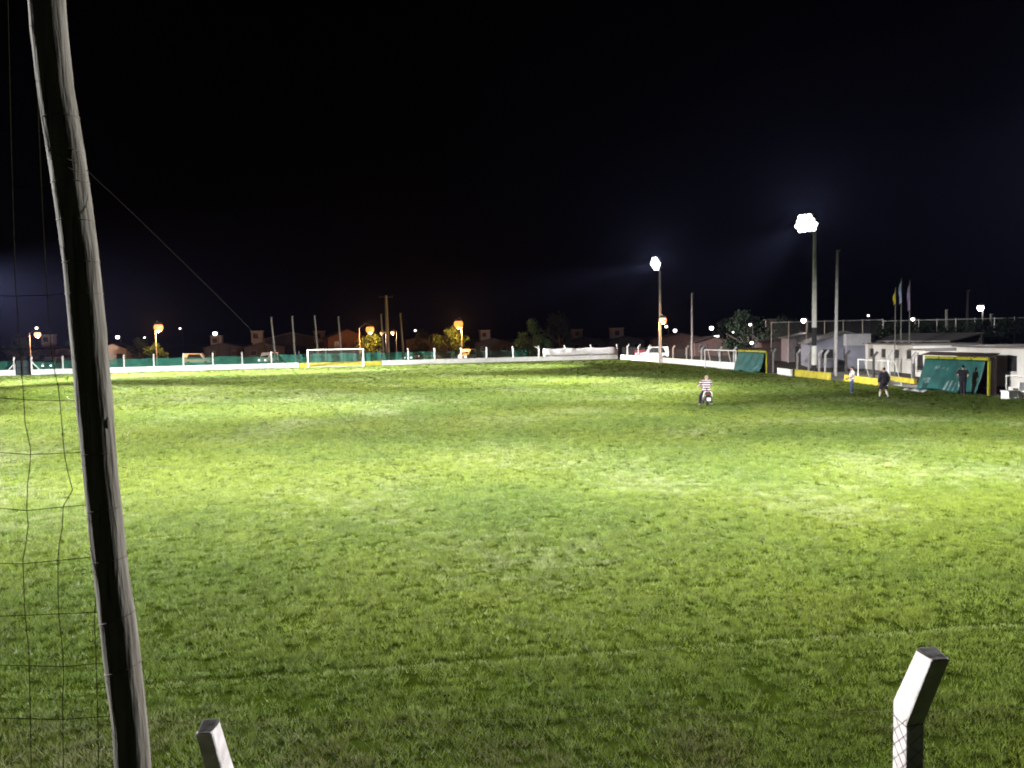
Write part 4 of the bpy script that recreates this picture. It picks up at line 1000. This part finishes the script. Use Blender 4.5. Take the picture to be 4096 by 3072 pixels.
# person in white shirt, facing left, forearms raised in front
p = at(3408, 1577)
t = thing('person', 'standing person in white shirt and blue jeans seen from the side', 'person', p, R(78), 'people on the pitch'); t.scale = (.97,) * 3
q = body(t, dict(elb=((-.25, -.03, 1.14), (.24, .03, 1.13)), wri=((-.16, .20, 1.02), (.12, .24, .98)), hdir=((.5, .8, .0), (-.3, .9, -.2)), kne=((-.10, .05, .50), (.11, .01, .50)), ank=((-.11, .06, .085), (.12, -.10, .085)), toe=((-.13, .24, .03), (.15, .07, .03))), M['skin'])
cloth_top(t, q, M['shirt_white'], sleeve=.6, length=-.06, ex=.03); cloth_legs(t, q, M['jeans'], cut=1.92); shoes(t, q, M['shoe']); hair(t, q, M['hair'])
part('phone', MB().box((-.02, .33, 1.0), (.075, .012, .15)), M['black'], t, bevel=.004)
# person in dark top and shorts, walking away with bare calves
p = at(3534, 1592)
t = thing('person', 'person in dark jacket and dark shorts with pale calves walking away', 'person', p, R(10), 'people on the pitch'); t.scale = (1.0,) * 3
q = body(t, dict(elb=((-.26, .0, 1.14), (.27, -.07, 1.15)), wri=((-.24, .12, .92), (.27, .02, .92)), kne=((-.12, .10, .51), (.12, -.02, .50)), ank=((-.16, .13, .085), (.16, -.20, .12)), toe=((-.19, .30, .03), (.18, -.04, .03)), face=(-.75, .66, 0)), M['skin'])
cloth_top(t, q, M['cloth_navy'], name='jacket', full=True, sleeve=1, length=-.08, ex=.036); cloth_legs(t, q, M['cloth_navy'], name='shorts', cut=.98, ex=.020); shoes(t, q, M['shoe']); hair(t, q, M['hair'])
for i in (0, 1):
    k, a = q['kne'][i], q['ank'][i]; part('sock', MB().tube([k.lerp(a, .30), k.lerp(a, .5), a], [.066, .066, .046], 12), M['sock'], t, smooth=True)
# person in black by the nearer dugout
p = at(3850, 1583)
t = thing('person', 'person all in black with a cap standing before the nearer dugout', 'person', p, R(-25), 'people on the pitch'); t.scale = (1.02,) * 3
q = body(t, dict(elb=((-.27, -.06, 1.17), (.27, -.06, 1.17)), wri=((-.17, .12, 1.02), (.17, .12, 1.02)), hdir=((.5, .6, .1), (-.5, .6, .1)), kne=((-.07, .03, .50), (.09, .0, .50)), ank=((-.05, .0, .085), (.09, -.06, .085)), toe=((-.07, .17, .03), (.13, .11, .03))), M['skin'])
cloth_top(t, q, M['cloth_black'], sleeve=.7, length=-.05, ex=.03); cloth_legs(t, q, M['cloth_black'], cut=1.95, ex=.024); shoes(t, q, M['shoe']); hair(t, q, M['black'], cap=True)

# ------------------------------------------------------------------ motorcycle and its rider, seen from behind
p = at(2831, 1626); RZ = R(-4)
t = thing('motorcycle', 'small dark motorcycle with white number plate parked on the grass', 'motorcycle', p, RZ)
def wheel(y):
    mb = MB(); n = 24; k = 8
    vs = [(.05 * math.cos(2 * math.pi * j / k), y + (.245 + .05 * math.sin(2 * math.pi * j / k)) * math.cos(2 * math.pi * i / n), .297 + (.245 + .05 * math.sin(2 * math.pi * j / k)) * math.sin(2 * math.pi * i / n)) for i in range(n) for j in range(k)]
    fs = [(i * k + j, ((i + 1) % n) * k + j, ((i + 1) % n) * k + (j + 1) % k, i * k + (j + 1) % k) for i in range(n) for j in range(k)]
    w = part('wheel', MB().tube([(-.07, y, .297), (.07, y, .297)], .06, 10), M['black'], t)
    part('tyre', mb.add(vs, fs), M['rubber'], w, smooth=True)
    rim = MB()
    for i in range(10):
        a = math.pi * 2 * i / 10; rim.tube([(.03 * (-1) ** i, y + .05 * math.cos(a), .297 + .05 * math.sin(a)), (0, y + .21 * math.cos(a), .297 + .21 * math.sin(a))], .006, 4)
    part('rim', rim, M['chrome'], w)
wheel(.30); wheel(1.52)
part('frame', MB().tube([(0, .30, .30), (0, .75, .42), (0, 1.1, .45), (0, 1.3, .85)], .04, 8).tube([(0, .2, .74), (0, .8, .70), (0, 1.28, .86)], .035, 8), M['black'], t)
part('engine', MB().box((0, .88, .40), (.26, .36, .30)).box((0, .98, .56), (.18, .2, .12)), M['car_dark'], t, bevel=.03)
part('seat', MB().prism([(.08, .74), (.70, .72), (.92, .78), (.92, .70), (.65, .64), (.10, .66)], -.13, .13, 'x'), M['rubber'], t, bevel=.03)
part('fuel_tank', MB().ball((0, 1.10, .80), (.15, .24, .13), 14, 8), M['car_dark'], t, smooth=True)
part('rear_cowl', MB().prism([(-.10, .72), (.50, .72), (.45, .55), (.05, .60)], -.12, .12, 'x'), M['black'], t, bevel=.03)
part('rear_mudguard', MB().prism([(-.16, .50), (-.08, .72), (.02, .72), (-.08, .44)], -.11, .11, 'x'), M['black'], t)
tl = part('tail_light', MB().box((0, -.125, .66), (.16, .05, .07)), M['car_red'], t, bevel=.012)
part('number_plate', MB().box((.03, -.17, .40), (.20, .012, .16)), M['plate'], t)
for s in (-1, 1):
    part('grab_rail', MB().tube([(s * .10, -.02, .82), (s * .19, -.04, .76), (s * .235, -.05, .62), (s * .235, -.02, .52)], .020, 8), M['white_steel'], t)
    part('shock_absorber', MB().tube([(s * .13, .30, .32), (s * .13, .42, .66)], .025, 8), M['chrome'], t)
    part('mirror', MB().tube([(s * .20, 1.22, 1.0), (s * .30, 1.2, 1.12)], .008, 5).ball((s * .31, 1.19, 1.14), (.06, .015, .04), 10, 6), M['black'], t)
    part('fork', MB().tube([(s * .08, 1.52, .30), (s * .08, 1.27, .98)], .026, 8), M['chrome'], t)
    part('foot_peg', MB().tube([(s * .12, .80, .30), (s * .30, .80, .30)], .015, 6), M['rubber'], t)
    part('indicator', MB().ball((s * .17, -.12, .60), (.035, .03, .03), 8, 6), M['yellow_steel'], t)
part('exhaust', MB().tube([(.16, .85, .30), (.17, .4, .28), (.18, -.02, .36)], [.03, .045, .05], 10), M['chrome'], t)
part('handlebar', MB().tube([(-.34, 1.12, 1.0), (-.12, 1.26, 1.02), (.12, 1.26, 1.02), (.34, 1.12, 1.0)], .016, 8), M['chrome'], t)
part('headlight', MB().ball((0, 1.42, .90), (.10, .10, .10), 10, 8), M['chrome'], t, smooth=True)
part('front_mudguard', MB().tube([(0, 1.22, .46), (0, 1.36, .58), (0, 1.54, .62), (0, 1.74, .50)], .06, 8, flat=1), M['black'], t)
r_ = thing('person', 'rider in red and white striped polo shirt astride the motorcycle', 'person', p, RZ, 'people on the pitch')
S0 = .70
q = body(r_, dict(pelvis=(0, .40, .845), waist=(0, .42, .98), chest=(0, .50, 1.19), neck=(.01, .54, 1.37), head=(.03, .60, 1.505), face=(.15, 1, -.15),
                  sho=((-.205, .52, 1.31), (.205, .52, 1.31)), elb=((-.33, .74, 1.10), (.33, .74, 1.10)), wri=((-.33, 1.02, 1.06), (.33, 1.02, 1.06)), hdir=((.08, .9, -.25), (-.08, .9, -.25)),
                  hip=((-.12, .42, .80), (.12, .42, .80)), kne=((-.27, .72, .52), (.25, .74, .52)), ank=((-.36, .44, .085), (.32, .56, .085)), toe=((-.42, .60, .03), (.38, .74, .03))), M['skin'])
ms = mat('striped_polo', (.50, .42, .46), .9, .06, 12, .15)
cloth_top(r_, q, zbands(ms, [(z, z + .064, (.03, .006, .014)) for z in (.80, .925, 1.05, 1.175, 1.30)], (.50, .42, .46)), sleeve=.75, ex=.035, length=0)
cloth_legs(r_, q, M['cloth_navy'], cut=1.93, ex=.02); shoes(r_, q, M['shoe']); hair(r_, q, M['hair_grey'])

# ------------------------------------------------------------------ night sky, haze and lamps
w = bpy.data.worlds.new('World'); sc.world = w; w.use_nodes = True; nt = w.node_tree
bg = nt.nodes['Background']; sky = nt.nodes.new('ShaderNodeTexSky'); sky.sky_type = 'NISHITA'; sky.sun_disc = False
sky.sun_elevation = R(-3); sky.sun_rotation = R(200); sky.air_density = 1.0; sky.dust_density = .5
nt.links.new(sky.outputs[0], bg.inputs[0]); bg.inputs[1].default_value = SKY
fill_sun = bpy.data.lights.new('fill_sun', 'SUN'); fill_sun.energy = .04; fill_sun.angle = R(.5); fill_sun.color = (.9, .92, 1)  # fill from behind the camera, added to lift the pole's dark side
mo = bpy.data.objects.new('fill_sun', fill_sun); COL.objects.link(mo); mo.rotation_euler = (R(55), 0, R(-12))
# floodlight beams: right touchline, then left touchline; the heads set here are out of view
R0_ = V((31.0, 32, 13.5)); L0_ = V((-48, 22, 13.5)); L1_ = V((-58, 55, 13.5)); L2_ = V((-69, 98, 13.5))
for head, tgt, cone, P in BEAMS(H1, H2, R0_, L0_, L1_, L2_): spot(head, tgt, cone, P, (1, .985, .95), 1.0)
if HAZE:
    hz = tag(part('haze', MB().box((0, 210, 10), (1900, 1100, 22.04)), None), 'thin night mist hanging over the pitch', 'haze', kind='stuff')
    m = bpy.data.materials.new('night_mist'); m.use_nodes = True; nt = m.node_tree; nt.nodes.remove(nt.nodes['Principled BSDF'])
    pv = nt.nodes.new('ShaderNodeVolumePrincipled'); pv.inputs['Density'].default_value = HAZE; pv.inputs['Color'].default_value = (.42, .46, 1, 1); pv.inputs['Anisotropy'].default_value = .75
    nt.links.new(pv.outputs[0], nt.nodes['Material Output'].inputs['Volume']); hz.data.materials.append(m)

sc.view_settings.view_transform = 'Standard'; sc.view_settings.look = 'None'; sc.view_settings.exposure = .35; sc.view_settings.gamma = 1
cy = sc.cycles; sc.render.engine = 'CYCLES'
cy.use_denoising = True
try: cy.denoiser = 'OPENIMAGEDENOISE'
except Exception: pass
cy.use_adaptive_sampling = False
cy.max_bounces = 4; cy.diffuse_bounces = 2; cy.glossy_bounces = 2; cy.transmission_bounces = 2; cy.volume_bounces = 0; cy.transparent_max_bounces = 24
cy.caustics_reflective = cy.caustics_refractive = False
cy.filter_width = 1.9
cy.sample_clamp_indirect = 3
